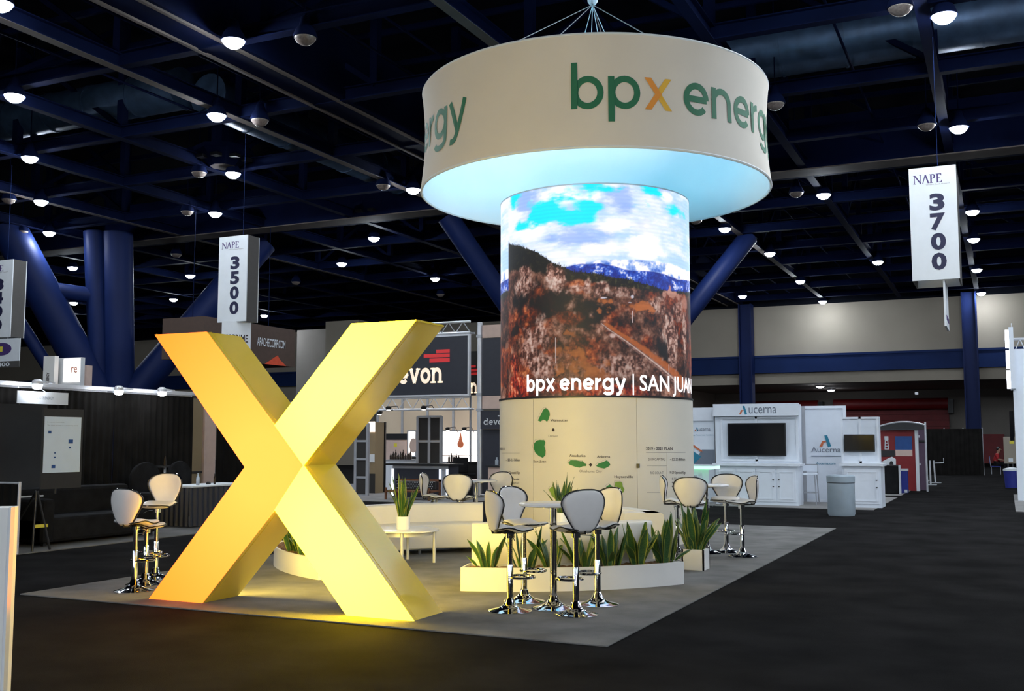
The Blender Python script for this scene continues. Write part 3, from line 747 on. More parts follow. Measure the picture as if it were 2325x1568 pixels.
def fbm(x, y, o=5, seed=0, g=0.55):
    s = 0; a = 1; t = 0
    for k in range(o):
        s = s + a*vnoise(x*2**k, y*2**k, seed+k); t += a; a *= g
    return s / t
def lin(r, g, b):
    return np.array([(c/255/12.92) if c/255 <= 0.04045 else ((c/255+0.055)/1.055)**2.4 for c in (r, g, b)])
NU, NV = 460, 440
def paint():
    p, q = np.meshgrid((np.arange(NU+1))/NU, (np.arange(NV+1))/NV)
    asp = SPAN*RC/(Z_LED1-Z_LED0)
    X = p*asp
    n1 = fbm(X*3+5, q*5, 5, 1); n2 = fbm(X*9, q*9, 5, 11); n3 = fbm(X*26, q*26, 4, 21); n4 = fbm(X*85, q*45, 3, 31); n5 = fbm(X*110, q*110, 2, 51)
    ns = fbm(X*5+3, q*14, 6, 61, 0.6)
    def sm(e0, e1, v):
        t_ = np.clip((v-e0)/(e1-e0), 0, 1); return t_*t_*(3-2*t_)
    mix = lambda A, B, f: A*(1-f[..., None]) + B*f[..., None]
    def ramp(v, stops):
        xs = [s_[0] for s_ in stops]; cs = np.array([lin(*s_[1]) for s_ in stops])
        return np.stack([np.interp(v, xs, cs[:, k]) for k in range(3)], -1)
    I = np.zeros((NV+1, NU+1, 3))
    # sky
    I[:] = (0.50, 0.74, 1.05)
    I = mix(I, np.array([0.98, 1.0, 1.12]), sm(0.38, 0.64, 0.4*n1 + 0.6*ns))
    def blob(z, rx, ry, col, k=1.0, rag=2.4):
        nonlocal I
        a, b = pq(z); ax = rx/1280*1.15*asp/2.1; by = ry/1470
        d = np.sqrt(((X - a*asp)/ax)**2 + ((q-b)/by)**2) + rag*(ns-0.5) + rag*0.6*(n2-0.5)
        I = mix(I, np.array(col), k*(1-sm(0.45, 1.25, d)))
    for z, rx, ry in (((220, 190), 120, 80), ((860, 150), 140, 75), ((900, 235), 80, 45), ((620, 420), 240, 70), ((1000, 330), 150, 60), ((1180, 90), 90, 40)): blob(z, rx*1.3, ry*1.3, (0.34, 0.50, 0.98), 0.8)
    for z, rx, ry in (((450, 140), 180, 80), ((700, 130), 80, 50), ((950, 330), 340, 90), ((260, 370), 150, 80), ((1190, 140), 90, 60), ((980, 480), 330, 80), ((430, 540), 130, 50), ((640, 500), 160, 50)): blob(z, rx, ry, (1.2, 1.15, 1.25), 0.8)
    for z, rx, ry in (((725, 72), 125, 42), ((1070, 195), 110, 62), ((1235, 240), 100, 50), ((1080, 110), 80, 36), ((360, 262), 170, 66), ((560, 282), 130, 46), ((135, 185), 55, 75), ((650, 205), 120, 30), ((175, 340), 90, 40)): blob(z, rx*1.25, ry*1.25, (0.0, 0.88, 1.5), 1.0, 3.2)
    line = lambda pts: np.interp(p, *zip(*[pq(z) for z in pts]))
    # snowy range
    r0 = line([(400, 650), (590, 590), (760, 575), (1000, 570), (1100, 580), (1230, 605), (1300, 640), (1345, 660)]) + 0.014*(n3-0.5)
    snow = ramp(0.6*n3 + 0.4*n2 + 0.10*sm(0.3, 0.7, p), [(0.40, (60, 105, 205)), (0.50, (150, 180, 235)), (0.58, (255, 250, 255))])*1.1
    I = mix(I, snow, sm(-0.006, 0.006, r0 - q))
    # blue mountain
    r1 = line([(480, 625), (560, 605), (640, 600), (740, 595), (830, 615), (900, 640), (1000, 648), (1100, 650), (1200, 680), (1260, 705), (1345, 720)]) + 0.008*(n3-0.5)
    blue = ramp(0.6*n3 + 0.4*n5, [(0.35, (8, 30, 135)), (0.55, (25, 70, 190)), (0.64, (90, 130, 225)), (0.70, (225, 225, 250))])
    I = mix(I, blue, sm(-0.003, 0.003, r1 - q))
    # dark fir slope
    r2 = line([(105, 462), (200, 485), (300, 522), (400, 590), (480, 622), (560, 655), (700, 668), (800, 690), (900, 706), (1000, 728), (1100, 755), (1140, 778), (1240, 790), (1345, 800)])
    spike = 0.018*np.abs(((p*170) % 1) - 0.5)*2*vnoise(p*170, q*0, 77) + 0.010*(n3-0.5)
    fir = ramp(0.5*n4 + 0.5*n5, [(0.38, (7, 4, 3)), (0.55, (24, 20, 10)), (0.68, (62, 58, 30))])
    fir = fir * (0.35 + 0.65*sm(0.18, 0.42, p))[..., None]
    I = mix(I, fir, sm(-0.002, 0.002, r2 + spike - q))
    # scrub
    r3 = line([(105, 660), (250, 660), (420, 700), (560, 735), (800, 750), (1000, 785), (1140, 795), (1345, 830)]) + 0.05*(n2-0.5) + 0.02*(n3-0.5)
    tv_ = 0.30*n2 + 0.34*n3 + 0.2*n4 + 0.16*n5
    sc = ramp(tv_, [(0.36, (10, 4, 3)), (0.44, (46, 24, 16)), (0.52, (92, 54, 40)), (0.60, (140, 94, 76)), (0.68, (196, 150, 130))])
    rust = ramp(tv_, [(0.36, (18, 5, 2)), (0.46, (80, 26, 8)), (0.56, (150, 60, 22)), (0.66, (214, 116, 56))])
    sc = mix(sc, rust, sm(0.46, 0.60, fbm(X*5+9, q*6, 4, 41)) * 0.85)
    I = mix(I, sc, sm(-0.008, 0.008, r3 - q))
    def mask(z, rx, ry, rag=0.9, soft=0.5):
        a, b = pq(z); ax = rx/1280*1.15*asp/2.1; by = ry/1470
        d = np.sqrt(((X - a*asp)/ax)**2 + ((q-b)/by)**2) + rag*(n3-0.5) + rag*0.8*(n2-0.5)
        return 1 - sm(1-soft, 1+soft*0.4, d)
    def patch(z, rx, ry, col, k=1.0, rag=0.9, soft=0.5):
        nonlocal I
        I = mix(I, np.array(col), k*mask(z, rx, ry, rag, soft))
    # deep shade of the slope
    for z, rx, ry in (((180, 800), 150, 100), ((430, 850), 280, 120), ((640, 920), 210, 100), ((300, 960), 190, 60), ((640, 990), 120, 50), ((820, 900), 70, 40), ((1180, 1190), 70, 120), ((150, 1060), 60, 60)): patch(z, rx, ry, lin(8, 3, 2), 0.96, 1.2)
    for z, rx, ry in (((520, 970), 110, 55), ((240, 950), 120, 50), ((1050, 1130), 60, 60), ((640, 1180), 170, 90), ((880, 1060), 110, 60)):
        m_ = mask(z, rx, ry, 1.2); I = mix(I, rust, 0.85*m_)
    # pale leafless trees: upright streaks
    pale = ramp(0.45*n4 + 0.3*n3 + 0.25*n5, [(0.38, (70, 34, 26)), (0.47, (150, 102, 88)), (0.55, (214, 168, 152)), (0.64, (240, 212, 200))])
    for z, rx, ry, k in (((225, 690), 80, 100, .9), ((170, 770), 50, 60, .7), ((385, 690), 50, 85, .9), ((440, 715), 60, 70, .85), ((565, 762), 70, 50, .9), ((640, 760), 36, 60, .9), ((735, 765), 55, 55, .85), ((890, 800), 90, 34, .6), ((1120, 880), 80, 55, .7), ((330, 1050), 60, 85, .75), ((240, 1190), 80, 140, .75), ((330, 1300), 120, 90, .7),
                         ((1200, 1050), 70, 110, .8), ((1230, 1190), 60, 150, .7), ((900, 1290), 190, 80, .55), ((1270, 920), 70, 70, .7), ((1310, 1080), 40, 180, .7)):
        I = mix(I, pale, k*mask(z, rx*1.1, ry*1.1, 1.4, 0.45))
    # meadow, houses
    for z, rx, ry in (((940, 892), 125, 22), ((800, 862), 65, 12), ((1010, 908), 70, 12)): patch(z, rx*1.2, ry*1.5, lin(200, 112, 56), 0.8, 4.5, 0.5)
    for z, rx, ry in (((760, 832), 16, 4), ((930, 864), 26, 5), ((955, 825), 8, 8)): patch(z, rx, ry, (0.8, 0.75, 0.85), 0.9, 4.0, 0.5)
    patch((1240, 818), 120, 26, lin(216, 156, 136), 0.8, 4.0, 0.5); patch((1310, 870), 60, 60, lin(214, 150, 130), 0.7, 0.9)
    # road with its orange bank
    cl = [(735, 1005), (790, 1050), (880, 1110), (980, 1185), (1090, 1270), (1190, 1350), (1260, 1420)]
    qs = [pq(z) for z in cl]
    xr = np.interp(-q, [-b for a, b in qs], [a for a, b in qs]); wd = np.interp(-q, [-qs[0][1], -qs[-1][1]], [0.006, 0.024])
    inr = (q < qs[0][1]) & (q > qs[-1][1] - 0.02)
    dd = (p - xr)/wd
    I = mix(I, lin(196, 104, 46), np.where(inr, 0.8*(1 - sm(0.9, 2.0, np.abs(dd - 1.9) + 1.6*(n3-0.5) + 1.2*(n5-0.5))), 0.0))
    I = mix(I, ramp(n5, [(0.3, (96, 60, 52)), (0.7, (178, 136, 124))]), np.where(inr, 0.9*(1 - sm(0.6, 1.1, np.abs(dd) + 0.5*(n5-0.5))), 0.0))
    I = mix(I, lin(240, 212, 200), np.where(inr, (1 - sm(0.10, 0.32, np.abs(dd - 0.2)))*0.75, 0.0))
    patch((815, 1090), 26, 18, lin(225, 190, 180), 0.9, 0.9)
    # rusty foreground
    red = ramp(0.5*n4 + 0.3*n3 + 0.2*n5, [(0.38, (70, 8, 2)), (0.48, (168, 34, 8)), (0.58, (222, 84, 36)), (0.66, (250, 170, 130))])
    for z, rx, ry, k in (((170, 1440), 170, 130, .9), ((140, 1280), 60, 120, .6), ((560, 1450), 260, 60, .6), ((850, 1470), 220, 40, .6)): I = mix(I, red, k*mask(z, rx, ry, 1.3))
    for z, rx, ry in (((580, 1290), 100, 24), ((520, 1210), 80, 12), ((520, 1072), 40, 7), ((660, 1360), 100, 16)): patch(z, rx*1.2, ry*2, lin(186, 104, 46), 0.55, 5.0, 0.7)
    for z, hh in (((428, 1190), 0.060), ((952, 960), 0.028), ((1202, 1330), 0.030)):
        a, b = pq(z); I = mix(I, lin(235, 215, 215), ((np.abs(p-a) < 0.0016) & (np.abs(q-b) < hh)).astype(float))
    veg = sm(-0.006, 0.006, r3 - q); I *= (1 - 0.22*veg)[..., None]
    # dot-row banding of the panels
    I *= (1 - 0.05*((np.arange(NV+1) // 4) % 2))[:, None, None]
    return np.clip(I, 0.003, 2.0)
PIC = paint()
led = thing('video_screen', 'tall curved video screen showing a mountain valley above the map column', 'screen', (CC[0], CC[1], Z_LED0))
def led_sheet(th0, th1, c0, c1):
    cols = PIC[:, c0:c1+1]; nu = c1 - c0
    th = np.linspace(th0, th1, nu+1); zz = np.linspace(Z_LED0, Z_LED1, NV+1)
    T, Z = np.meshgrid(th, zz)
    co = np.stack([CC[0] + RC*np.cos(T), CC[1] + RC*np.sin(T), Z], -1).reshape(-1, 3)
    idx = np.arange((nu+1)*(NV+1)).reshape(NV+1, nu+1)
    fc = np.stack([idx[:-1, :-1], idx[:-1, 1:], idx[1:, 1:], idx[1:, :-1]], -1).reshape(-1, 4)
    me = bpy.data.meshes.new('screen_picture')
    me.vertices.add(len(co)); me.vertices.foreach_set('co', co.ravel())
    me.loops.add(fc.size); me.loops.foreach_set('vertex_index', fc.ravel())
    me.polygons.add(len(fc)); me.polygons.foreach_set('loop_start', np.arange(0, fc.size, 4)); me.polygons.foreach_set('loop_total', np.full(len(fc), 4))
    me.update(); 
    at = me.color_attributes.new('dots', 'FLOAT_COLOR', 'POINT')
    at.data.foreach_set('color', np.concatenate([cols.reshape(-1, 3), np.ones((len(co), 1))], 1).ravel())
    me.polygons.foreach_set('use_smooth', np.ones(len(fc), bool))
    return me
m, N, L, b = nt('video_dots')
at_ = N.new('ShaderNodeAttribute'); at_.attribute_name = 'dots'
L.new(at_.outputs['Color'], b.inputs['Emission Color']); b.inputs['Emission Strength'].default_value = 1.0
b.inputs['Base Color'].default_value = (0.01, 0.01, 0.012, 1); b.inputs['Roughness'].default_value = 0.5; m.cycles.emission_sampling = 'NONE'
link('screen_picture', led_sheet(TH_L, TH_L + SPAN, 0, NU), m, led)
# the picture repeats round the back; the neighbour shows as a strip at the left
c0 = int(NU*0.45); link('screen_picture', led_sheet(TH_L - SPAN*(1-0.45), TH_L, c0, NU), m, led)
MB().lathe([(RC - 0.03, Z_LED0), (RC - 0.03, Z_LED1 - 0.01)], 48, (CC[0], CC[1], 0)).build('screen_frame', M_BLACK, led, smooth=True)
MB().sweep([(RC - 0.012, Z_LED1 - 0.02), (RC + 0.006, Z_LED1 - 0.02), (RC + 0.006, Z_LED1), (RC - 0.012, Z_LED1)], CC, 0, 2*PI - 0.001, 64).build('top_rim', M_ALU, led, smooth=True)
MB().sweep([(RC - 0.45, Z_LED1 + 0.005), (RC - 0.2, Z_LED1 + 0.005), (RC - 0.2, Z_LED1 + 0.03), (RC - 0.45, Z_LED1 + 0.03)], CC, 0, 2*PI - 0.001, 48).build('uplight_ring', M_UPLIGHT, led)
def caption(VF, px0, px1, zb, sy, name):
    a, b, _, _ = bounds(VF[0]); t0 = on_cyl(px0, 870, CC, RC)[0]; t1 = on_cyl(px1, 870, CC, RC)[0]
    k = (t1 - t0)/(b - a)
    V = [(p[0]-a, p[1], 0) for p in VF[0]]
    bent((V, VF[1]), CC, RC + 0.008, t0, k, zb, sy, name, M_CAPTION, led)
    return k
zb = on_cyl(1350, 885, CC, RC)[1]; sx = (on_cyl(1350, 857.5, CC, RC)[1] - zb)
caption(stroke_text('bpx energy', 0.25), 1197, 1421, zb, sx, 'caption')
caption(([(0, -0.4, 0), (0.1, -0.4, 0), (0.1, 1.35, 0), (0, 1.35, 0)], [(0, 1, 2, 3)]), 1436, 1439, zb, sx, 'caption_bar')
V, F_ = font_mesh('SAN JUAN', 0.012)
aw = [p for p in V]; a, b_, _, hcap = bounds(V)
t0 = on_cyl(1452, 870, CC, RC)[0]; t1 = on_cyl(1519, 870, CC, RC)[0]
Vs, _f = font_mesh('SAN', 0.012); sa, sb_, _, _ = bounds(Vs)
bent(([(p[0]-a, p[1], 0) for p in V], F_), CC, RC + 0.008, t0, (t1-t0)/(sb_-sa), zb, sx*1.3/hcap, 'caption', M_CAPTION, led)

# ---- hanging drum
RD, ZD0, ZD1 = 2.906, 5.715, 7.36
def drum_r(z):
    t_ = (z - ZD0)/(ZD1 - ZD0); return RD - 0.06*math.sin(PI*min(max(t_, 0), 1)) - 0.02*t_
drum = thing('hanging_drum_sign', 'huge round cream fabric drum sign hanging over the video tower', 'hanging sign', (CC[0], CC[1], ZD0))
prof = [(drum_r(ZD0 + (ZD1-ZD0)*k/10), ZD0 + (ZD1-ZD0)*k/10) for k in range(11)]
shell_ = MB(); shell_.sweep(prof + [(r - 0.02, z) for r, z in reversed(prof)], CC, 0, 2*PI, 96)
shell_.build('outer_fabric', M_DRUM, drum, smooth=True)
MB().sweep([(r - 0.03, z) for r, z in prof] + [(r - 0.04, z) for r, z in reversed(prof)], CC, 0, 2*PI, 96).build('inner_liner', M_DRUMIN, drum, smooth=True)
for zz in (ZD0, ZD1):
    MB().tube([(CC[0] + (drum_r(zz)-0.015)*math.cos(2*PI*k/96), CC[1] + (drum_r(zz)-0.015)*math.sin(2*PI*k/96), zz) for k in range(96)], 0.022, 6, closed=True).build('hoop', M_DRUMIN, drum, smooth=True)
RL = lambda z: drum_r(z) + 0.006
rb = drum_r(6.5)
tb, zbase = on_cyl(1297, 248, CC, rb)[0], on_cyl(1312, 248, CC, rb)[1]
ztop = on_cyl(1312, 143, CC, rb)[1]; s_ = (ztop - zbase)/1.44
te = on_cyl(1552, 240, CC, rb)[0]; kx = (te - tb)/3.70
ty = on_cyl(1056, 225, CC, rb)[0]
Ltot = 9.78
start2 = ty - kx*Ltot
per = tb - start2
nrep = max(2, round(2*PI/per)); 
starts = [tb, start2] + ([tb + per] if nrep >= 3 else [])
for st in starts:
    bent(stroke_text('bp', 0.20), CC, RL, st, kx, zbase, s_, 'lettering', M_GREEN, drum)
    xo = 2.34
    for stk, mm in (([(0.08, 1), (0.44, 0.5), (0.08, 0)], M_ORANGE), ([(0.82, 1), (0.46, 0.5), (0.82, 0)], M_AMBER)):
        ds = stk[0][0] < 0.5
        q0 = [[(0.0, 1), (0.22, 1), (0.58, 0.5), (0.22, 0), (0.0, 0), (0.35, 0.5)], [(0.92, 1), (0.70, 1), (0.36, 0.5), (0.70, 0), (0.92, 0), (0.57, 0.5)]][0 if ds else 1]
        bent(([(x_ + xo, y_, 0) for x_, y_ in q0], [(0, 1, 2, 5), (5, 2, 3, 4)]), CC, (lambda z: drum_r(z) + (0.008 if ds else 0.006)), st, kx, zbase, s_, 'lettering', mm, drum)
    V, F_ = stroke_text('energy', 0.20)
    bent(([(p[0] + 3.70, p[1], 0) for p in V], F_), CC, RL, st, kx, zbase, s_, 'lettering', M_GREEN, drum)
apex = Vector((CC[0], CC[1], at_x(1341, 6, CC[0]).z))
for k, (px, py) in enumerate(((1168, 90), (1268, 76), (1366, 76), (1470, 84))):
    th = on_cyl(px, py, CC, drum_r(ZD1))[0]
    MB().tube([(CC[0] + (RD-0.04)*math.cos(th), CC[1] + (RD-0.04)*math.sin(th), ZD1), apex], 0.007, 6).build('cable', M_GREYALU, drum)
    th += PI
    MB().tube([(CC[0] + (RD-0.04)*math.cos(th), CC[1] + (RD-0.04)*math.sin(th), ZD1), apex], 0.007, 6).build('cable', M_GREYALU, drum)
MB().tube([apex, (apex.x, apex.y, 14.0)], 0.02, 6).build('hoist_chain', M_ALU, drum)
MB().lathe([(0.05, 0), (0.09, 0.06), (0.09, 0.2), (0.04, 0.26)], 12, apex).build('hook_block', M_ALU, drum)

# ---- lounge seating
def rr(r0, r1, z0, z1, b=0.03):
    P = []
    for (cx, cz, a0) in ((r1-b, z0+b, -90), (r1-b, z1-b, 0), (r0+b, z1-b, 90), (r0+b, z0+b, 180)):
        for k in range(4):
            a = math.radians(a0 + 30*k); P.append((cx + b*math.cos(a), cz + b*math.sin(a)))
    return P
def sofa(c, a0, a1, label, seat, back, hs, hb, arm=None):
    a0, a1 = math.radians(a0), math.radians(a1); am = (a0+a1)/2
    o = thing('curved_sofa', label, 'sofa', (c[0] + back[1]*math.cos(am), c[1] + back[1]*math.sin(am), ZC))
    MB().sweep(rr(seat[0], seat[1], 0.09, hs), c, a0, a1, 28).build('seat', M_WHITE, o, smooth=True)
    MB().sweep(rr(back[0], back[1], 0.09, hb, 0.04), c, a0, a1, 28).build('backrest', M_WHITE, o, smooth=True)
    if arm:
        d = math.radians(arm); MB().sweep(rr(back[0]-0.24, back[1], 0.09, hb, 0.04), c, a0-0.01, a0 + d, 6).build('armrest', M_WHITE, o, smooth=True)
    for a in (a0 + 0.06, am, a1 - 0.06):
        for r in (min(seat[0], back[0]) + 0.08, max(seat[1], back[1]) - 0.08):
            p = (c[0] + r*math.cos(a), c[1] + r*math.sin(a), ZC)
            MB().lathe([(0.022, 0), (0.03, 0.08)], 10, p).build('foot', M_CHROME, o, smooth=True)
    return o
CS = (-6.1, 11.9); CF = (-6.1, 13.06)
sofa(CS, 115, 176, 'white curved sofa behind the round coffee table', (1.62, 2.12), (2.10, 2.36), 0.43, 0.69)
sofa(CS, 25, 64, 'white curved sofa with armrest end in front of the map column', (1.62, 2.12), (2.10, 2.36), 0.43, 0.69, 10)
sofa(CF, -75, -31, 'white curved sofa with its back to the long planter box', (2.06, 2.58), (2.56, 2.80), 0.42, 0.69)

def planter(a0, a1, label):
    a0, a1 = math.radians(a0), math.radians(a1); am = (a0+a1)/2
    o = thing('curved_planter', label, 'planter', (CF[0] + 3.0*math.cos(am), CF[1] + 3.0*math.sin(am), ZC))
    MB().sweep([(3.19, ZC), (3.22, ZC), (3.22, 0.26), (3.19, 0.26)], CF, a0, a1, 32).build('front_wall', M_WHITEBOX, o, smooth=True)
    MB().sweep([(2.82, ZC), (2.84, ZC), (2.84, 0.26), (2.82, 0.26)], CF, a0, a1, 32).build('rear_wall', M_WHITEBOX, o, smooth=True)
    for a, s in ((a0, 1), (a1, -1)):
        MB().sweep([(2.84, ZC), (3.19, ZC), (3.19, 0.26), (2.84, 0.26)], CF, a, a + s*0.008, 1).build('end_wall', M_WHITEBOX, o)
    n_a = 60
    def fn(u, v):
        a = a0 + 0.01 + (a1-a0-0.02)*u; r = 2.842 + 0.346*v
        return (CF[0] + r*math.cos(a), CF[1] + r*math.sin(a), 0.225 + 0.03*random.random() if 0 < v < 1 else 0.225)
    MB().grid(fn, n_a, 8).build('mulch', M_MULCH, o)
    return o
planter(-75.5, -29.5, 'long white curved planter box right of the yellow letter')
planter(-152, -109.5, 'white curved planter box seen between the legs of the yellow letter')

# ---- snake plants
def leaf_mat():
    m, N, L, b = nt('snake_plant_leaf')
    a = N.new('ShaderNodeAttribute'); a.attribute_name = 'edge'
    tc = N.new('ShaderNodeTexCoord'); w = N.new('ShaderNodeTexWave'); w.bands_direction = 'Z'
    w.inputs['Scale'].default_value = 9; w.inputs['Distortion'].default_value = 9; w.inputs['Detail'].default_value = 3; w.inputs['Detail Scale'].default_value = 4
    L.new(tc.outputs['Object'], w.inputs['Vector'])
    r1 = N.new('ShaderNodeValToRGB'); r1.color_ramp.elements[0].color = (0.020, 0.075, 0.018, 1); r1.color_ramp.elements[1].color = (0.055, 0.125, 0.035, 1)
    L.new(w.outputs['Fac'], r1.inputs[0])
    r2 = N.new('ShaderNodeValToRGB'); r2.color_ramp.elements[0].position = 0.72; r2.color_ramp.elements[1].position = 0.86
    L.new(a.outputs['Fac'], r2.inputs[0])
    mx = N.new('ShaderNodeMix'); mx.data_type = 'RGBA'; L.new(r2.outputs[0], mx.inputs[0]); L.new(r1.outputs[0], mx.inputs[6]); mx.inputs[7].default_value = (0.28, 0.30, 0.05, 1)
    L.new(mx.outputs[2], b.inputs['Base Color']); b.inputs['Roughness'].default_value = 0.4
    return m
M_LEAF = leaf_mat()
def leaf_mesh(h, w, bend, twist, seed):
    r = random.Random(seed); ns, nw = 10, 6; V = []; E_ = []
    for i in range(ns + 1):
        t_ = i / ns
        ww = w * (0.55 + 0.45*math.sin(min(1, t_*1.7)*PI/2)) * (1 - max(0, (t_-0.55)/0.45)**1.8)
        ww = max(ww, 0.002)
        for j in range(nw + 1):
            u = -1 + 2*j/nw
            a = twist*t_
            x, y = u*ww, 0.35*abs(u)**1.6*ww + 0.012*math.sin(t_*7 + seed)*u
            V.append((x*math.cos(a) - y*math.sin(a), x*math.sin(a) + y*math.cos(a) + bend*t_*t_*h, h*t_*(1 - 0.12*abs(bend)*t_)))
            E_.append(abs(u))
    F_ = [(i*(nw+1)+j, i*(nw+1)+j+1, (i+1)*(nw+1)+j+1, (i+1)*(nw+1)+j) for i in range(ns) for j in range(nw)]
    me = bpy.data.meshes.new('leaf'); me.from_pydata(V, [], F_)
    at = me.attributes.new('edge', 'FLOAT', 'POINT'); at.data.foreach_set('value', E_)
    for p in me.polygons: p.use_smooth = True
    me.materials.append(M_LEAF); return me
LEAVES = [leaf_mesh(h, w, b, t_, k) for k, (h, w, b, t_) in enumerate(((1.0, .075, .10, .5), (0.92, .082, .22, -.6), (0.82, .07, .38, .8), (1.0, .065, .05, -.9), (0.72, .075, .5, .3), (0.6, .06, .3, 1.2), (0.88, .09, .16, -.3)))]
def snake_plant(loc, h, nl, spread, label, seed, group=None, pot=None, name='snake_plant', wf=0.95):
    r = random.Random(seed); o = thing(name, label, 'plant', loc, group)
    if pot: pot(o)
    zb_ = o.location.z if not pot else pot.top
    for k in range(nl):
        l = bpy.data.objects.new('leaf', r.choice(LEAVES)); COL.objects.link(l); l.parent = o
        a = 2*PI*k/nl + r.uniform(-0.4, 0.4); rad = spread*0.28*math.sqrt(r.random())
        l.location = (rad*math.cos(a), rad*math.sin(a), zb_ - o.location.z - 0.02)
        s = h * r.uniform(0.62, 1.04)
        l.scale = (h*wf, h*wf, s)
        tilt = r.uniform(0.02, 0.34)*spread/0.3
        l.rotation_euler = (-tilt, 0, a - PI/2 + r.uniform(-0.3, 0.3))
    return o
for k, (px, h, nl, lab) in enumerate((
        (1108, .50, 8, 'spiky snake plant at the left end of the long planter'), (1192, .50, 8, 'snake plant with leaves spread wide behind the left bar stools'),
        (1252, .56, 8, 'snake plant behind the bar table pole'), (1328, .52, 10, 'snake plant behind the bar stool turned away'),
        (1392, .56, 13, 'bushy snake plant third from the right end of the long planter'), (1440, .60, 15, 'dense dark snake plant second from the right end of the long planter'),
        (1487, .60, 13, 'snake plant with one outward leaf at the right end of the long planter'))):
    q = at_z(px, 1288 - max(0, px - 1380)*0.13, 0.235); a = math.atan2(q.y - CF[1], q.x - CF[0])
    snake_plant(Vector((CF[0] + 3.03*math.cos(a), CF[1] + 3.03*math.sin(a), 0.235)), h, nl, 0.34, lab, 40 + k, 'snake plants in the long planter')
for k, (a, h, lab) in enumerate(((-114, .56, 'snake plant hidden half by the lower right leg of the letter'), (-121, .60, 'snake plant framed by the legs of the yellow letter'), (-129, .56, 'snake plant beside the lower left leg of the letter'))):
    a = math.radians(a); snake_plant(Vector((CF[0] + 3.03*math.cos(a), CF[1] + 3.03*math.sin(a), 0.235)), h, 16, 0.34, lab, 60 + k, 'snake plants in the small planter')
# coffee tables with potted plants
def coffee_table(c, label):
    o = thing('coffee_table', label, 'table', (c.x, c.y, ZC))
    MB().lathe([(0.43, 0.425), (0.445, 0.43), (0.445, 0.446), (0.43, 0.45)], 40, (c.x, c.y, 0)).build('tabletop', M_LAMINATE, o, smooth=True)
    MB().sweep([(0.34, 0.37), (0.36, 0.37), (0.36, 0.424), (0.34, 0.424)], (c.x, c.y), 0, 2*PI-0.001, 32).build('apron', M_ALU, o, smooth=True)
    for k in range(4):
        a = YAW + k*PI/2
        MB().lathe([(0.022, ZC), (0.022, 0.425)], 12, (c.x + 0.385*math.cos(a), c.y + 0.385*math.sin(a), 0)).build('leg', M_ALU, o, smooth=True)
    return o
ct = at_z(919, 1279, 0); coffee_table(ct, 'round white coffee table left of the bar stools')
ct2 = at_z(1277, 1190, 0.45); coffee_table(ct2, 'round white coffee table hidden behind the long planter sofa')
def pot_fn(c, r, h, z0):
    def f(o):
        MB().lathe([(r*0.92, z0), (r, z0 + 0.02), (r, z0 + h), (r - 0.012, z0 + h), (r - 0.014, z0 + h - 0.03)], 28, (c.x, c.y, 0)).build('pot', M_LAMINATE, o, smooth=True)
        MB().lathe([(0.01, z0 + h - 0.03), (r - 0.014, z0 + h - 0.028)], 20, (c.x, c.y, 0)).build('soil', M_MULCH, o)
    f.top = z0 + h; return f
snake_plant(Vector((ct.x, ct.y - 0.05, 0.45)), 0.60, 19, 0.20, 'snake plant in a white pot on the visible coffee table', 81, wf=0.66, pot=pot_fn(Vector((ct.x, ct.y - 0.05, 0)), 0.09, 0.165, 0.45), name='potted_snake_plant')
snake_plant(Vector((ct2.x, ct2.y, 0.45)), 0.58, 17, 0.24, 'potted snake plant rising behind the bar table', 82, wf=0.66, pot=pot_fn(Vector((ct2.x, ct2.y, 0)), 0.09, 0.165, 0.45), name='potted_snake_plant')
sq = at_z(1573, 1294, ZC)
def sq_pot(o):
    w = 0.14; c = sq
    B = MB()
    for sx0 in (-1, 1):
        B.box(c.x + sx0*w - (0.02 if sx0 > 0 else 0), c.x + sx0*w + (0.02 if sx0 < 0 else 0), c.y, c.y + 2*w, ZC, ZC + 0.25)
        B.box(c.x - w, c.x + w, c.y + (0 if sx0 < 0 else 2*w - 0.02), c.y + (0.02 if sx0 < 0 else 2*w), ZC, ZC + 0.25)
    B.build('planter_box', M_WHITEBOX, o)
    MB().box(c.x - w + 0.02, c.x + w - 0.02, c.y + 0.02, c.y + 2*w - 0.02, ZC, ZC + 0.21).build('soil', M_MULCH, o)
sq_pot.top = ZC + 0.22
pl = snake_plant(Vector((sq.x, sq.y + 0.14, ZC)), 0.66, 26, 0.32, 'bushy snake plant in a square white box beside the sofa arm', 83, pot=sq_pot, name='potted_snake_plant')

# ---- bar tables and stools
def bar_table(p, zt, label, r=0.33):
    o = thing('bar_table', label, 'table', (p.x, p.y, ZC), 'round bar tables')
    c = (p.x, p.y, 0)
    MB().lathe([(r - 0.02, zt - 0.03), (r, zt - 0.022), (r, zt - 0.008), (r - 0.012, zt)], 40, c).build('tabletop', M_LAMINATE, o, smooth=True)
    MB().lathe([(0.034, 0.10), (0.034, zt - 0.03)], 16, c).build('pole', M_CHROME, o, smooth=True)
    MB().lathe([(0.12, zt - 0.045), (0.12, zt - 0.03)], 16, c).build('top_plate', M_CHROME, o, smooth=True)
    MB().lathe([(0.215, ZC), (0.215, ZC + 0.012), (0.19, ZC + 0.02), (0.12, ZC + 0.036), (0.075, ZC + 0.06), (0.05, ZC + 0.09), (0.04, ZC + 0.125), (0.034, ZC + 0.13)], 32, c).build('base', M_CHROME, o, smooth=True)
    return o
BK = [(0, .055), (.03, .085), (.08, .108), (.2, .14), (.35, .175), (.5, .206), (.66, .226)]
def back_w(t_):
    if t_ > 0.66: x_ = (t_ - 0.66)/0.34; return 0.012 + 0.214*max(0.0, 1 - x_**2.5)**(1/2.3)
    return float(np.interp(t_, [b[0] for b in BK], [b[1] for b in BK]))
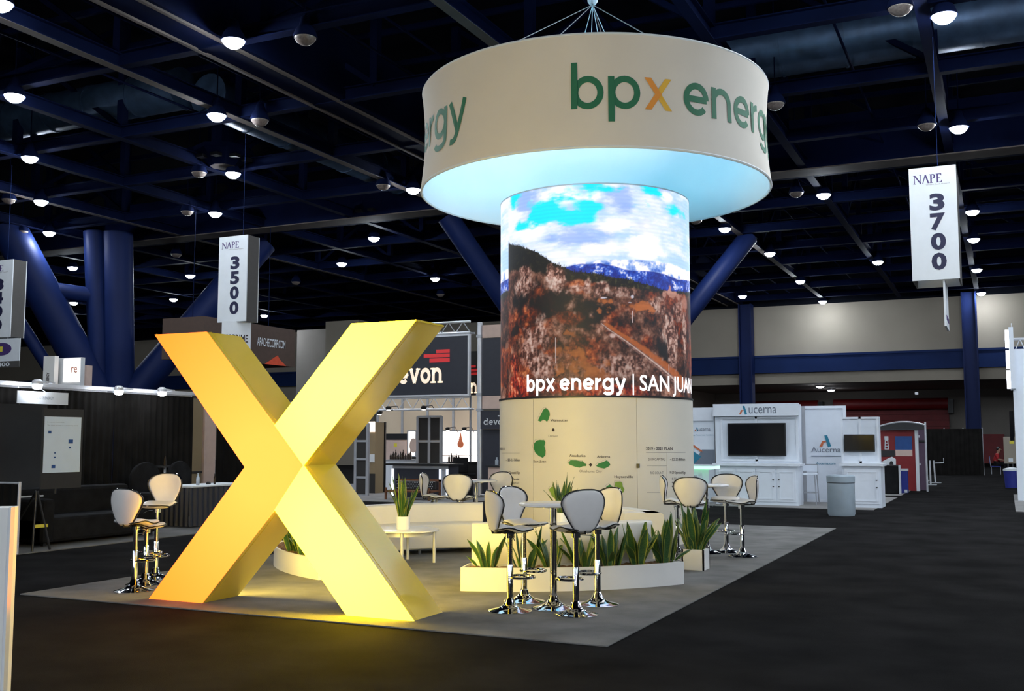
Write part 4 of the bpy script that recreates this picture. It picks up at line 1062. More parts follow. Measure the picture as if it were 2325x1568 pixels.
def make_stool(zs_):
    """faces +Y; seat height zs_"""
    o = thing('bar_stool', 'x', 'stool', (0, 0, 0), 'white leatherette bar stools')
    H_ = 0.385; zb_ = zs_ - 0.045
    def bp(u, t_, off):
        w = back_w(t_); x = u*w
        y = -0.165 - 0.05*t_ + 0.075*(u*u)*(w/0.22)**2 - 0.02*math.sin(t_*PI)
        z = zb_ + H_*t_
        e = 0.018*math.sqrt(max(0.0, 1 - abs(u)**5))*math.sqrt(max(0.0, 1 - abs(2*t_-1)**8))
        return (x, y + off*e, z)
    nu_, nv_ = 12, 30
    B = MB()
    tt = lambda b_: 1 - (1 - b_)**1.8
    B.grid(lambda a, b_: bp(2*a-1, tt(b_), 1), nu_, nv_); B.grid(lambda a, b_: bp(2*a-1, tt(b_), -1), nu_, nv_)
    me = B.mesh('backrest', True)
    bm = bmesh.new(); bm.from_mesh(me); bmesh.ops.remove_doubles(bm, verts=bm.verts, dist=1e-4); bmesh.ops.recalc_face_normals(bm, faces=bm.faces); bm.to_mesh(me); bm.free()
    bk = link('backrest', me, M_STOOL, o)
    rim = [bp(-1, tt(k/30), 0) for k in range(31)] + [bp(1, tt(1 - k/30), 0) for k in range(31)]
    MB().tube(rim, 0.0075, 6).build('piping', M_BLACK, bk, smooth=True)
    top = [bp(-1, tt(0.62 + 0.38*k/10), 0) for k in range(11)] + [bp(1, tt(1 - 0.38*k/10), 0) for k in range(11)]
    MB().tube([(x, y, z + 0.006) for x, y, z in top], 0.006, 6).build('chrome_trim', M_CHROME, bk, smooth=True)
    def sp(u, v, off):
        x = u*0.205*(1 - abs(2*v-1)**5)**0.5 if abs(2*v-1) < 1 else 0
        y = -0.18 + 0.385*v
        z = zs_ + 0.018*math.cos((v-0.25)*2.6*PI) + 0.022*u*u*(0.3 + v*0.2) - 0.035*max(0, v-0.75)*3
        e = 0.022*math.sqrt(max(0, 1-abs(u)**5))*math.sqrt(max(0, 1-abs(2*v-1)**7))
        return (x, y, z + off*e - 0.012)
    B = MB(); B.grid(lambda a, b_: sp(2*a-1, b_, 1), 12, 14); B.grid(lambda a, b_: sp(2*a-1, b_, -1.1), 12, 14)
    me = B.mesh('seat', True)
    bm = bmesh.new(); bm.from_mesh(me); bmesh.ops.remove_doubles(bm, verts=bm.verts, dist=1e-4); bmesh.ops.recalc_face_normals(bm, faces=bm.faces); bm.to_mesh(me); bm.free()
    st = link('seat', me, M_STOOL, o)
    rim = [sp(-1, 0.02 + 0.96*k/12, 0) for k in range(13)] + [sp(1, 0.98 - 0.96*k/12, 0) for k in range(13)]
    MB().tube([(x, y, z - 0.006) for x, y, z in rim], 0.007, 6, closed=True).build('piping', M_BLACK, st, smooth=True)
    MB().box(-0.09, 0.09, -0.09, 0.09, zs_ - 0.055, zs_ - 0.035).tube([(0, -0.09, zs_-0.05), (0, -0.17, zs_-0.05), (0, -0.185, zs_+0.05)], 0.012, 6).build('swivel_plate', M_BLACK, o)
    MB().lathe([(0.045, zs_ - 0.10), (0.045, zs_ - 0.05)], 14).build('collar', M_CHROME, o, smooth=True)
    MB().lathe([(0.024, 0.42), (0.024, zs_ - 0.08)], 16).build('gas_lift', M_CHROME, o, smooth=True)
    MB().lathe([(0.031, 0.09), (0.031, 0.43), (0.028, 0.435)], 16).build('pole', M_CHROME, o, smooth=True)
    MB().tube([(0.04, -0.02, zs_-0.075), (0.14, -0.02, zs_-0.085), (0.19, -0.02, zs_-0.11)], 0.006, 6).build('lever', M_CHROME, o, smooth=True)
    MB().tube([(0.125*math.sin(2*PI*k/28), 0.115 + 0.125*-math.cos(2*PI*k/28), 0.315) for k in range(28)], 0.012, 8, closed=True).build('footrest', M_CHROME, o, smooth=True)
    MB().lathe([(0.205, 0.0), (0.205, 0.012), (0.18, 0.02), (0.11, 0.036), (0.07, 0.06), (0.05, 0.085), (0.038, 0.12), (0.031, 0.13)], 32).build('base', M_CHROME, o, smooth=True)
    return o
STOOLS = {}
def stool(px, py, facing, zs_, label, loc=None):
    p = at_z(px, py, ZC) if loc is None else Vector(loc)
    if zs_ in STOOLS: o = copy_tree(STOOLS[zs_])
    else: o = make_stool(zs_); STOOLS[zs_] = o
    f = Vector(facing); o['label'] = label
    place(o, (p.x, p.y, ZC), math.atan2(f.y, f.x) - PI/2); return o
IR = Vector((math.cos(YAW), math.sin(YAW))); IA = Vector((-math.sin(YAW), math.cos(YAW)))   # picture right / away, on the floor
def face(r, a): return IR*r + IA*a
bar_table(at_z(1257, 1382, ZC), 1.01, 'round white bar table in front of the long planter')
stool(1158, 1388, face(1, 0.35), 0.78, 'white bar stool on the left of the front bar table, back to the left')
stool(1190, 1366, face(0.8, -0.65), 0.781, 'white bar stool half hidden behind the leftmost front stool')
stool(1308, 1396, face(-0.45, 0.9), 0.80, 'white bar stool nearest the camera with its back turned to us')
stool(1357, 1373, face(-0.85, -0.5), 0.78, 'white bar stool on the right of the front bar table showing its cream inner back')
stool(304, 1342, face(0.42, 0.9), 0.74, 'lower white bar stool left of the yellow letter, nearest one')
stool(329, 1327, face(1, 0.25), 0.67, 'white bar stool hidden between the two left stools')
stool(352, 1314, face(-0.25, -0.95), 0.86, 'taller white bar stool left of the yellow letter facing the camera')
tr_ = at_z(1605, 1256, ZC); bar_table(tr_, 0.985, 'round white bar table right of the map column')
stool(1650, 1254, face(-0.3, -0.9), 0.76, 'white bar stool facing the camera at the right rear table')
stool(1686, 1264, face(-1, -0.1), 0.76, 'white bar stool seen from its side at the right end of the rear table')
stool(0, 0, face(0.25, 0.95), 0.76, 'cream-lit bar stool with its back to us behind the square planter', at_z(1572, 1272, ZC))
stool(0, 0, face(0.95, -0.2), 0.761, 'white bar stool half hidden beside the column at the right rear table', at_z(1538, 1262, ZC))
tl_ = at_z(1080, 1089, 1.0); bar_table(tl_, 1.0, 'round white bar table behind the left curved sofa')
for dr_, da_, fc, lab in ((-0.62, -0.1, (1, -0.15), 'white bar stool in profile behind the left curved sofa'), (-0.22, -0.45, (0.2, 1), 'bar stool with its back to us behind the left curved sofa'), (0.30, 0.3, (-0.6, -0.8), 'bar stool half hidden by the left edge of the map column')):
    p = Vector((tl_.x, tl_.y)) + IR*dr_ + IA*da_
    stool(0, 0, face(*fc), 0.75, lab, (p.x, p.y, ZC))

# ================================================================== THE NEIGHBOURS
def pbox(a, b, c, d, Y, th, name, m, parent=None, bevel=0.0, zmin=None, label=None):
    x0, x1, z0, z1 = rect_y(a, b, c, d, Y)
    if zmin is not None: z0 = zmin
    return MB().box(x0, x1, Y, Y + th, max(z0, 0.0), z1).build(name, m, parent, bevel=bevel, label=label)
def xbox(a, b, c, d, X, th, name, m, parent=None, zmin=None):
    """rectangle of the photo on a plane X = const, thickness away from the camera (towards -X)"""
    y0, y1, z0, z1 = rect_x(a, b, c, d, X)
    if zmin is not None: z0 = zmin
    return MB().box(X - th, X, y0, y1, max(z0, 0.0), z1).build(name, m, parent)
def frame_y(x0, x1, z0, z1, Y, w, th, name, m, parent):
    return MB().box(x0, x1, Y, Y+th, z1-w, z1).box(x0, x1, Y, Y+th, z0, z0+w).box(x0, x0+w, Y, Y+th, z0+w, z1-w).box(x1-w, x1, Y, Y+th, z0+w, z1-w).build(name, m, parent)

# ---------------- white software booth
YA = 26.3
tag(MB().box(-9.3, -2.84, 25.6, 31.5, 0, 0.012).build('booth_carpet', M_PALECARPET), 'pale grey carpet under the white software booth', 'carpet')
def a_logo(x0, x1, z0, z1, Y, parent):
    w, h = x1-x0, z1-z0
    MB().prism([(x0+0.45*w, z1), (x0+0.70*w, z1), (x1, z0+0.10*h), (x0+0.74*w, z0)], Y-0.006, Y).build('emblem_teal', M_TEAL, parent)
    MB().prism([(x0, z0+0.05*h), (x0+0.28*w, z0+0.55*h), (x0+0.62*w, z0+0.50*h), (x0+0.36*w, z0+0.34*h), (x0+0.26*w, z0+0.05*h)], Y-0.008, Y-0.002).build('emblem_coral', M_CORAL, parent)
def door_pair(x0, x1, z0, z1, Y, n, parent):
    w = (x1-x0)/n
    for k in range(n):
        a, b = x0 + k*w + 0.02, x0 + (k+1)*w - 0.02
        d = MB().box(a, b, Y-0.02, Y, z0, z1).build('door', M_AUCF, parent)
        frame_y(a+0.05, b-0.05, z0+0.06, z1-0.06, Y-0.035, 0.03, 0.015, 'door_moulding', M_AUCF, d)
        kx_ = b-0.05 if k % 2 == 0 else a+0.05
        for dz in (0.28, 0.45): MB().lathe([(0.02, 0), (0.02, 0.02)], 8, (kx_, Y-0.035, z1-dz)).build('knob', M_BLACK, d)
def counter(a, c, ytop, label, depth=0.7, n=4):
    x0, x1, _, z1 = rect_y(a, ytop, c, 1147, YA)
    o = thing('booth_counter', label, 'counter', ((x0+x1)/2, YA, 0.012))
    MB().box(x0, x1, YA, YA+depth, 0.012, z1-0.06).build('cabinet_body', M_AUC, o)
    MB().box(x0-0.06, x1+0.06, YA-0.08, YA+depth, z1-0.06, z1).build('worktop', M_AUCF, o)
    door_pair(x0+0.03, x1-0.03, 0.1, z1-0.12, YA, n, o)
    return o, x0, x1, z1
o, ax0, ax1, az1 = counter(1625, 1812, 1052, 'white counter with four panelled doors below the big screen')
YT = YA + 0.45
x0, x1, z0, z1 = rect_y(1624, 918, 1814, 1050, YT); z0 = az1
t = thing('display_wall', 'white display wall with coloured logo holding the big black screen', 'booth wall', ((x0+x1)/2, YT, 0.012))
MB().box(x0, x1, YT, YT+0.35, z0, z1).build('wall_panel', M_AUC, t)
zh = at_y(1720, 944, YT).z
MB().box(x0-0.02, x1+0.02, YT-0.12, YT, zh, z1+0.02).build('header_panel', M_AUCF, t)
frame_y(x0+0.15, x1-0.02, z0+0.05, zh-0.02, YT-0.03, 0.05, 0.03, 'frame', M_AUCF, t)
xm = (x0+x1)/2; MB().box(xm-0.03, xm+0.03, YT-0.03, YT, z0, zh).build('mullion', M_AUCF, t)
lx0, lx1, lz0, lz1 = rect_y(1678, 921, 1696, 941, YT-0.12); a_logo(lx0, lx1, lz0, lz1, YT-0.122, t)
tx0, tx1, tz0, tz1 = rect_y(1700, 924, 1763, 938, YT-0.12); text_y(font_mesh('ucerna'), tx0, tx1, tz0, tz1, YT-0.126, 'lettering', M_AUCINK, t)
def tv(a, b, c, d, Y, label):
    x0, x1, z0, z1 = rect_y(a, b, c, d, Y)
    o = thing('television', label, 'television', ((x0+x1)/2, Y, z0))
    MB().box(x0, x1, Y, Y+0.05, z0, z1).build('bezel', M_BLACK, o, bevel=0.008)
    MB().box(x0+0.025, x1-0.025, Y-0.004, Y, z0+0.03, z1-0.025).build('screen', M_TV, o)
    MB().box((x0+x1)/2-0.2, (x0+x1)/2+0.2, Y+0.05, Y+0.1, z0+0.2, z1-0.2).build('wall_mount', M_BLACK, o)
    return o
tv(1652, 960, 1784, 1035, YT-0.1, 'large black wall television under the coloured logo')
# rear graphic wall right of it
YG = 28.2
x0, x1, z0, z1 = rect_y(1812, 921, 1923, 1148, YG)
t = thing('graphic_wall', 'tall pale graphic wall with coloured logo in the middle of the white booth', 'booth wall', ((x0+x1)/2, YG, 0.012))
MB().box(x0, x1, YG, YG+0.08, 0.012, z1).build('wall_panel', M_AUC, t)
frame_y(x0, x1, 0.012, z1, YG-0.04, 0.07, 0.04, 'frame', M_AUCF, t)
MB().box(at_y(1826, 1000, YG).x-0.04, at_y(1826, 1000, YG).x+0.04, YG-0.05, YG, 0.012, z1).build('mullion', M_GREYALU, t)
l = rect_y(1860, 988, 1887, 1015, YG); a_logo(l[0], l[1], l[2], l[3], YG-0.01, t)
l = rect_y(1842, 1014, 1909, 1026, YG); text_y(font_mesh('Aucerna'), *l, YG-0.012, 'lettering', M_AUCINK, t)
l = rect_y(1853, 1049, 1897, 1054, YG); text_y(font_mesh('Aucerna.com', 0.01), *l, YG-0.012, 'web_address', M_TEAL, t)
l = rect_y(1842, 1034, 1910, 1036, YG); MB().box(l[0], l[1], YG-0.012, YG, l[2], l[3]).build('tagline', M_AUCINK, t)
# right tower and counter
o, bx0, bx1, bz1 = counter(1913, 2001, 1052, 'white end counter behind the grey trash can', 0.8, 1)
x0, x1, z0, z1 = rect_y(1910, 946, 1996, 1048, YT); z0 = bz1
t = thing('display_wall', 'narrow white display tower holding the small television', 'booth wall', ((x0+x1)/2, YT, bz1))
MB().box(x0, x1, YT, YT+0.35, z0, z1).build('wall_panel', M_AUC, t)
frame_y(x0, x1, z0, z1, YT-0.03, 0.05, 0.03, 'frame', M_AUCF, t)
xm = at_y(1953, 990, YT).x; MB().box(xm-0.03, xm+0.03, YT-0.03, YT, z0, z1).build('mullion', M_AUCF, t)
tv(1916, 986, 1986, 1025, YT-0.1, 'small black television on the narrow white tower')
# left graphic panel with green lit counter
YL = 26.9
x0, x1, z0, z1 = rect_y(1530, 927, 1622, 1150, YL)
t = thing('graphic_wall', 'pale poster wall with teal diamond graphic beside the map column', 'booth wall', ((x0+x1)/2, YL, 0.012))
MB().box(x0, x1, YL, YL+0.08, 0.012, z1).build('wall_panel', M_AUC, t)
MB().box(x0, x1, YL-0.05, YL, at_y(1590, 955, YL).z, z1+0.02).build('header_panel', M_AUCF, t)
l = rect_y(1577, 970, 1586, 979, YL); a_logo(l[0], l[1], l[2], l[3], YL-0.01, t)
l = rect_y(1587, 972, 1613, 978, YL); text_y(font_mesh('ucerna'), *l, YL-0.012, 'lettering', M_AUCINK, t)
l = rect_y(1560, 986, 1622, 989, YL); text_y(font_mesh('Planning. Reserves. Analysis.'), *l, YL-0.012, 'tagline', M_TEAL, t)
l = rect_y(1571, 1020, 1623, 1058, YL)
MB().prism([(l[0], l[2]), (l[1], l[2]), (l[1], l[3]), (l[0]+0.45*(l[1]-l[0]), l[3])], YL-0.012, YL-0.002).build('blue_graphic', M_AUCINK, t)
MB().prism([(l[0]-0.1, l[3]+0.05), (l[0]+0.25, l[2]+0.25), (l[0]+0.05, l[2]+0.05), (l[0]-0.25, l[3]-0.2)], YL-0.02, YL-0.012).build('teal_diamond', M_TEAL, t)
MB().prism([(l[0]+0.02, l[3]+0.15), (l[0]+0.30, l[3]-0.05), (l[0]+0.22, l[3]-0.05), (l[0]-0.06, l[3]+0.15)], YL-0.022, YL-0.013).build('coral_bar', M_CORAL, t)
x0, x1, z0, z1 = rect_y(1500, 1055, 1627, 1190, 21.6)
x0, x1, _, z1 = rect_y(1520, 1058, 1602, 1190, 24.2)
t = thing('lit_counter', 'small white counter with a glowing green edge beside the map column', 'counter', ((x0+x1)/2, 24.2, 0))
MB().box(x0+0.05, x1-0.1, 24.3, 24.9, 0, z1-0.07).build('cabinet_body', M_AUC, t)
MB().box(x0, x1+0.15, 24.2, 25.0, z1, z1+0.03).build('worktop', M_AUCF, t)
MB().box(x0, x1+0.15, 24.19, 25.01, z1-0.07, z1).build('light_edge', M_GREENLED, t)
frame_y(x0+0.25, x1-0.2, 0.1, z1-0.2, 24.28, 0.02, 0.02, 'door_moulding', M_AUCF, t)
def cafe_stool(px, py, label):
    p = at_z(px, py); o = thing('counter_stool', label, 'stool', (p.x, p.y, 0.012)); w = 0.19
    for sx in (-1, 1):
        for sy in (-1, 1):
            MB().tube([(p.x+sx*w*1.1, p.y+sy*w*1.1, 0.012), (p.x+sx*w*0.9, p.y+sy*w*0.9, 0.74)], 0.014, 8).build('leg', M_GREYALU, o)
    MB().box(p.x-w, p.x+w, p.y-w, p.y+w, 0.74, 0.775).build('seat', M_AUC, o, bevel=0.01)
    MB().tube([(p.x-w, p.y+w, 0.75), (p.x-w, p.y+w+0.03, 1.0), (p.x+w, p.y+w+0.03, 1.0), (p.x+w, p.y+w, 0.75)], 0.013, 8).build('back_frame', M_GREYALU, o)
    MB().box(p.x-w+0.015, p.x+w-0.015, p.y+w+0.015, p.y+w+0.035, 0.84, 0.98).build('back_pad', M_AUC, o)
    for sy in (-1, 1): MB().tube([(p.x-w, p.y+sy*w, 0.3), (p.x+w, p.y+sy*w, 0.3)], 0.009, 6).build('stretcher', M_GREYALU, o)
    for sx in (-1, 1): MB().tube([(p.x+sx*w, p.y-w, 0.3), (p.x+sx*w, p.y+w, 0.3)], 0.009, 6).build('stretcher', M_GREYALU, o)
    return o
cafe_stool(1838, 1145, 'slim metal counter stool left of the trash can')
cafe_stool(1934, 1145, 'slim metal counter stool behind the trash can')
p = at_z(1911, 1170)
t = thing('trash_can', 'round grey plastic trash can standing in the aisle', 'trash can', (p.x, p.y, 0))
zt = 1.6 - 83*p.length/FPX*0.97; zt = 0.87; r = 0.285
MB().lathe([(r*0.93, 0), (r, 0.05), (r, zt-0.17), (r-0.015, zt-0.16)], 36, p).build('barrel', M_CAN, t, smooth=True)
MB().lathe([(r+0.008, zt-0.16), (r+0.012, zt-0.03), (r-0.02, zt), (r-0.05, zt), (r-0.06, zt-0.05)], 36, p).build('lid', M_CAN, t, smooth=True)
MB().sweep([(r-0.01, zt-0.172), (r+0.003, zt-0.172), (r+0.003, zt-0.158), (r-0.01, zt-0.158)], p, 0, 2*PI-0.001, 36).build('seam_ring', M_BLACK, t, smooth=True)
MB().lathe([(0.02, zt-0.06), (r-0.06, zt-0.055)], 24, p).build('opening', M_BLACK, t)

# ---------------- devon booth
YD = 26.8
tag(MB().box(-22, -12.7, 23.6, 34, 0, 0.012).build('booth_carpet', M_PALECARPET), 'grey carpet under the dark energy company booth', 'carpet')
def truss(x0, x1, z0, z1, Y, label, n):
    o = thing('truss', label, 'truss', ((x0+x1)/2, Y, z0), 'trusses of the dark booth')
    for z in (z0, z1): MB().tube([(x0, Y, z), (x1, Y, z)], 0.035, 8).build('chord', M_ALU, o, smooth=True)
    for k in range(n+1): MB().tube([(x0+(x1-x0)*k/n, Y, z0), (x0+(x1-x0)*k/n, Y+0.28, z0)], 0.014, 6).build('brace', M_ALU, o)
    MB().tube([(x0, Y+0.28, z0), (x1, Y+0.28, z0)], 0.03, 8).build('chord', M_ALU, o, smooth=True)
    for k in range(n):
        a = x0 + (x1-x0)*k/n; b = x0 + (x1-x0)*(k+0.5)/n; c = x0 + (x1-x0)*(k+1)/n
        MB().tube([(a, Y, z0), (b, Y, z1)], 0.014, 6).build('brace', M_ALU, o); MB().tube([(b, Y, z1), (c, Y, z0)], 0.014, 6).build('brace', M_ALU, o)
    return o
hx0, hx1, hz0, hz1 = rect_y(842, 766, 1063, 897, YD)
t = thing('header_sign', 'dark header sign with cream devon lettering and red bars', 'sign', ((hx0+hx1)/2, YD, hz0))
MB().box(hx0, hx1, YD, YD+0.08, hz0, hz1).build('sign_panel', M_NAVY, t)
frame_y(hx0-0.04, hx1+0.04, hz0-0.04, hz1+0.04, YD-0.02, 0.05, 0.12, 'frame', M_ALU, t)
l = rect_y(876, 838, 1006, 871, YD); V, F_ = stroke_text('devon', 0.27, True)
text_y((V, F_), l[0], l[1], l[2], at_y(1000, 823, YD).z + 0.05, YD-0.006, 'lettering', M_LITCREAM, t)
for (a, b, c, d) in ((990, 793, 1021, 801), (962, 803, 1021, 811), (975, 813, 1021, 822)): pbox(a, b, c, d, YD-0.008, 0.006, 'logo_bar', M_REDINK, t)
l = rect_y(842, 735, 1066, 763, YD); truss(l[0], l[1], l[2]+0.05, l[3], YD+0.05, 'silver truss above the devon header sign', 7)
l = rect_y(842, 900, 1064, 929, YD); truss(l[0], l[1], l[2], l[3]-0.03, YD+0.05, 'silver truss below the devon header sign', 7)
px_ = at_y(1089, 900, YD).x
t = thing('corner_post', 'tall silver corner post of the dark booth', 'post', (px_, YD, 0.012))
MB().box(px_-0.06, px_+0.06, YD-0.05, YD+0.07, 0.012, at_y(1089, 731, YD).z).build('post_tube', M_ALU, t, bevel=0.02)
for yy in (763, 895, 930): z = at_y(1089, yy, YD).z; MB().box(px_-0.08, px_+0.08, YD-0.07, YD+0.09, z-0.04, z+0.04).build('clamp', M_GREYALU, t)
l = rect_y(1066, 797, 1083, 897, YD+1.5)
t = thing('side_sign', 'narrow dark side sign with red bars next to the corner post', 'sign', (l[0], YD+1.5, l[2]))
MB().box(l[0], l[1]+0.25, YD+1.5, YD+1.55, l[2], l[3]).build('sign_panel', M_DKGREY, t); MB().box(l[0], l[0]+0.05, YD+1.5, YD+1.55, 0.012, l[2]).build('leg', M_GREYALU, t)
for (a, b, c, d) in ((1065, 829, 1080, 834), (1065, 837, 1085, 843), (1065, 845, 1085, 851)): pbox(a, b, c, d, YD+1.49, 0.006, 'logo_bar', M_REDINK, t)
l = rect_y(1067, 868, 1084, 892, YD+1.49); text_y(stroke_text('n', 0.27, True), *l, YD+1.488, 'lettering', M_LITCREAM, t)
l = rect_y(1064, 735, 1086, 795, YD+1.3)
t = thing('booth_side_wall', 'navy side wall of the dark booth left of the map column', 'booth wall', (px_+0.7, YD, 0.012))
pbox(1095, 766, 1180, 897, YD, 0.08, 'navy_panel', M_NAVY, t); pbox(1095, 736, 1180, 765, YD, 0.08, 'upper_band', M_PINKWALL, t)
pbox(1095, 898, 1180, 927, YD, 0.08, 'lower_band', M_PINKWALL, t); pbox(1095, 974, 1180, 1130, YD, 0.08, 'lower_panel', M_NAVY, t, zmin=0.012)
l = rect_y(1091, 932, 1180, 973, YD-0.15)
t = thing('small_sign', 'small black sign with white devon lettering beside the map column', 'sign', (l[0], YD-0.15, l[2]))
MB().box(l[0], l[1], YD-0.15, YD-0.05, l[2], l[3]).build('sign_panel', M_NAVY, t)
l = rect_y(1098, 949, 1152, 964, YD-0.155); text_y(stroke_text('devon', 0.24, True), *l, YD-0.156, 'lettering', M_SIGN, t)
pbox(1130, 942, 1150, 945, YD-0.158, 0.006, 'logo_bar', M_SIGN, t)
# cabinet right
l = rect_y(1108, 1060, 1160, 1130, YD-0.8)
t = thing('cabinet', 'peach side cabinet with glasses beside the map column', 'cabinet', ((l[0]+l[1])/2, YD-0.8, 0.012))
MB().box(l[0], l[1], YD-0.8, YD-0.2, 0.012, l[3]).build('cabinet_body', M_PINKWALL, t)
MB().box(l[0]-0.05, l[1], YD-0.85, YD-0.15, l[3], l[3]+0.04).build('worktop', M_BLACK, t)
MB().box(l[0]+0.15, l[1]-0.05, YD-0.82, YD-0.8, 0.3, l[3]-0.1).build('drawer', M_PINKWALL, t)
def bottle(x, y, z, h, r, m, label, group, name='bottle'):
    o = thing(name, label, name, (x, y, z), group)
    MB().lathe([(r*0.95, 0), (r, 0.02*h), (r, 0.62*h), (r*0.45, 0.78*h), (r*0.38, 0.93*h)], 12, (x, y, z)).build('body', m, o, smooth=True)
    MB().lathe([(r*0.42, 0.93*h), (r*0.42, h)], 10, (x, y, z)).build('cap', M_SIGN if m is M_BOTTLE else M_BLACK, o)
    return o
for k in range(3): bottle(l[0]+0.12+0.22*k, YD-0.5, l[3]+0.04, 0.22, 0.05, M_BOTTLE, ('glass decanter nearest the corner post on the peach cabinet', 'middle glass decanter on the peach cabinet', 'glass decanter nearest the map column on the peach cabinet')[k], 'decanters on the peach cabinet', 'decanter')
# bar counter
YBc = 25.6
l = rect_y(892, 1052, 1018, 1130, YBc)
t = thing('bar_counter', 'long dark bar counter with light strips behind the coffee table', 'counter', ((l[0]+l[1])/2, YBc, 0.012))
MB().box(l[0], l[1], YBc, YBc+0.6, 0.012, l[3]-0.05).build('counter_body', M_NAVY, t)
MB().box(l[0]-0.2, l[1]+0.1, YBc-0.12, YBc+0.7, l[3]-0.05, l[3]).build('worktop', M_BLACK, t)
MB().box(l[0], l[1], YBc-0.02, YBc, l[3]-0.14, l[3]-0.06).build('trim_band', M_GREYALU, t)
xs = at_y(1001, 1100, YBc).x
MB().box(xs, l[1], YBc-0.015, YBc, 0.012, l[3]-0.14).build('end_panel', M_GREYALU, t)
for px in (892, 1000, 1016): xx = at_y(px, 1090, YBc).x; MB().box(xx-0.03, xx+0.03, YBc-0.03, YBc-0.005, 0.05, l[3]-0.15).build('light_strip', M_EDGELIGHT, t)
# right low dark counter with things
l2 = rect_y(1019, 1050, 1084, 1095, YD+1.0)
t = thing('back_bar', 'low black back bar in front of the drop-shaped poster', 'counter', ((l2[0]+l2[1])/2, YD+1.0, 0.012))
MB().box(l2[0], l2[1], YD+1.0, YD+1.5, 0.012, l2[3]).build('counter_body', M_BLACK, t)
MB().box(l2[0]-0.05, l2[1]+0.05, YD+0.95, YD+1.55, l2[3], l2[3]+0.03).build('worktop', M_BLACK, t)
for k in range(5):
    x = at_y(1016+5.5*k, 1048, YD+1.1).x
    bottle(x, YD+1.2, l2[3]+0.03, (0.2, 0.26, 0.18, 0.24, 0.2)[k], 0.035, M_DKGLASS, ('short dark bottle at the left end of the back bar', 'tallest dark bottle on the back bar', 'stubby dark bottle in the middle of the back bar', 'slim dark bottle near the office chair on the back bar', 'dark bottle closest to the office chair')[k], 'dark bottles on the back bar')
for k in range(9):
    x = at_y(880+5.6*k, 1043, YD+2.2).x
    bottle(x, YD+2.4, at_y(900, 1043, YD+2.2).z, 0.2+0.06*((k*7) % 3), 0.04, M_DKGLASS, 'dark bottle in the row on the rear shelf below the map poster', 'dark bottles on the rear shelf')
t = thing('rear_shelf', 'pale rear counter holding a row of dark bottles', 'counter', (at_y(900, 1045, YD+2.2).x, YD+2.2, 0.012))
l = rect_y(874, 1043, 945, 1125, YD+2.2); MB().box(l[0], l[1], YD+2.2, YD+2.8, 0.012, l[3]-0.03).build('counter_body', M_AUC, t); MB().box(l[0], l[1], YD+2.15, YD+2.85, l[3]-0.03, l[3]).build('worktop', M_GREYALU, t)
# black office chair
p = at_y(1046, 1060, YD+0.35)
t = thing('office_chair', 'black office chair in front of the drop-shaped poster', 'chair', (p.x, p.y, 0.012))
zt = at_y(1046, 1038, YD+0.35).z
MB().box(p.x-0.24, p.x+0.24, p.y-0.03, p.y+0.05, zt-0.45, zt).build('backrest', M_BLACKFAB, t, bevel=0.03)
MB().box(p.x-0.25, p.x+0.25, p.y+0.02, p.y+0.5, zt-0.55, zt-0.47).build('seat', M_BLACKFAB, t, bevel=0.03)
MB().lathe([(0.03, 0.08), (0.03, zt-0.55)], 10, (p.x, p.y+0.25, 0)).build('pole', M_BLACK, t)
for k in range(5): a = 2*PI*k/5; MB().tube([(p.x, p.y+0.25, 0.09), (p.x+0.28*math.cos(a), p.y+0.25+0.28*math.sin(a), 0.04)], 0.02, 6).build('foot', M_BLACK, t)
# snack packs
for k in range(6):
    x = at_y(1021 + 7.5*k, 1092, YD+0.3).x; z = at_y(1020, 1099, YD+0.3).z
    tag(MB().box(x-0.035, x+0.035, YD+0.3, YD+0.36, z, z+0.15).build('snack_pack', M_REDINK if k % 2 else M_PINKWALL, bevel=0.008), 'red snack pack on the low rack left of the bar table' if k % 2 else 'peach snack pack on the low rack left of the bar table', 'snack pack', 'snack packs on the low rack')
t = thing('snack_rack', 'low dark rack carrying snack packs', 'rack', (at_y(1040, 1100, YD+0.3).x, YD+0.3, 0.012))
l = rect_y(1018, 1099, 1066, 1130, YD+0.3); MB().box(l[0], l[1], YD+0.25, YD+0.55, l[3]-0.04, l[3]).build('shelf', M_BLACK, t); MB().box(l[0], l[1], YD+0.5, YD+0.55, 0.012, l[3]).build('rack_back', M_NAVY, t)
# display towers
def tower_panel(a, b, c, d, Y, label, cols, rows, m=M_DKGREY):
    l = rect_y(a, b, c, d, Y); t = thing('display_tower', label, 'display', ((l[0]+l[1])/2, Y, 0.012))
    x0, x1, z0, z1 = l; z0 = 0.012
    for k in range(cols+1):
        x = x0 + (x1-x0)*k/cols; MB().box(x-0.04, x+0.04, Y, Y+0.08, z0, z1).build('upright', M_GREYALU, t)
    for j in range(rows+1):
        z = z0 + (z1-z0)*j/rows; MB().box(x0, x1, Y+0.005, Y+0.075, max(z-0.03, z0), z+0.03).build('rail', M_GREYALU, t)
    for k in range(cols):
        for j in range(rows):
            MB().box(x0+(x1-x0)*k/cols+0.045, x0+(x1-x0)*(k+1)/cols-0.045, Y+0.03, Y+0.05, z0+(z1-z0)*j/rows+0.035, z0+(z1-z0)*(j+1)/rows-0.035).build('panel', m, t)
    return t
tower_panel(806, 960, 833, 1131, YD-1.0, 'dark panelled tower with silver uprights beside the yellow letter', 1, 4)
tower_panel(947, 945, 1000, 1125, YD+2.0, 'dark panelled partition with silver uprights behind the bar', 2, 3)
t = thing('display_tower', 'tall dark kiosk with a lit top picture left of the bar', 'display', (at_y(845, 1000, YD+0.3).x, YD+0.3, 0.012))
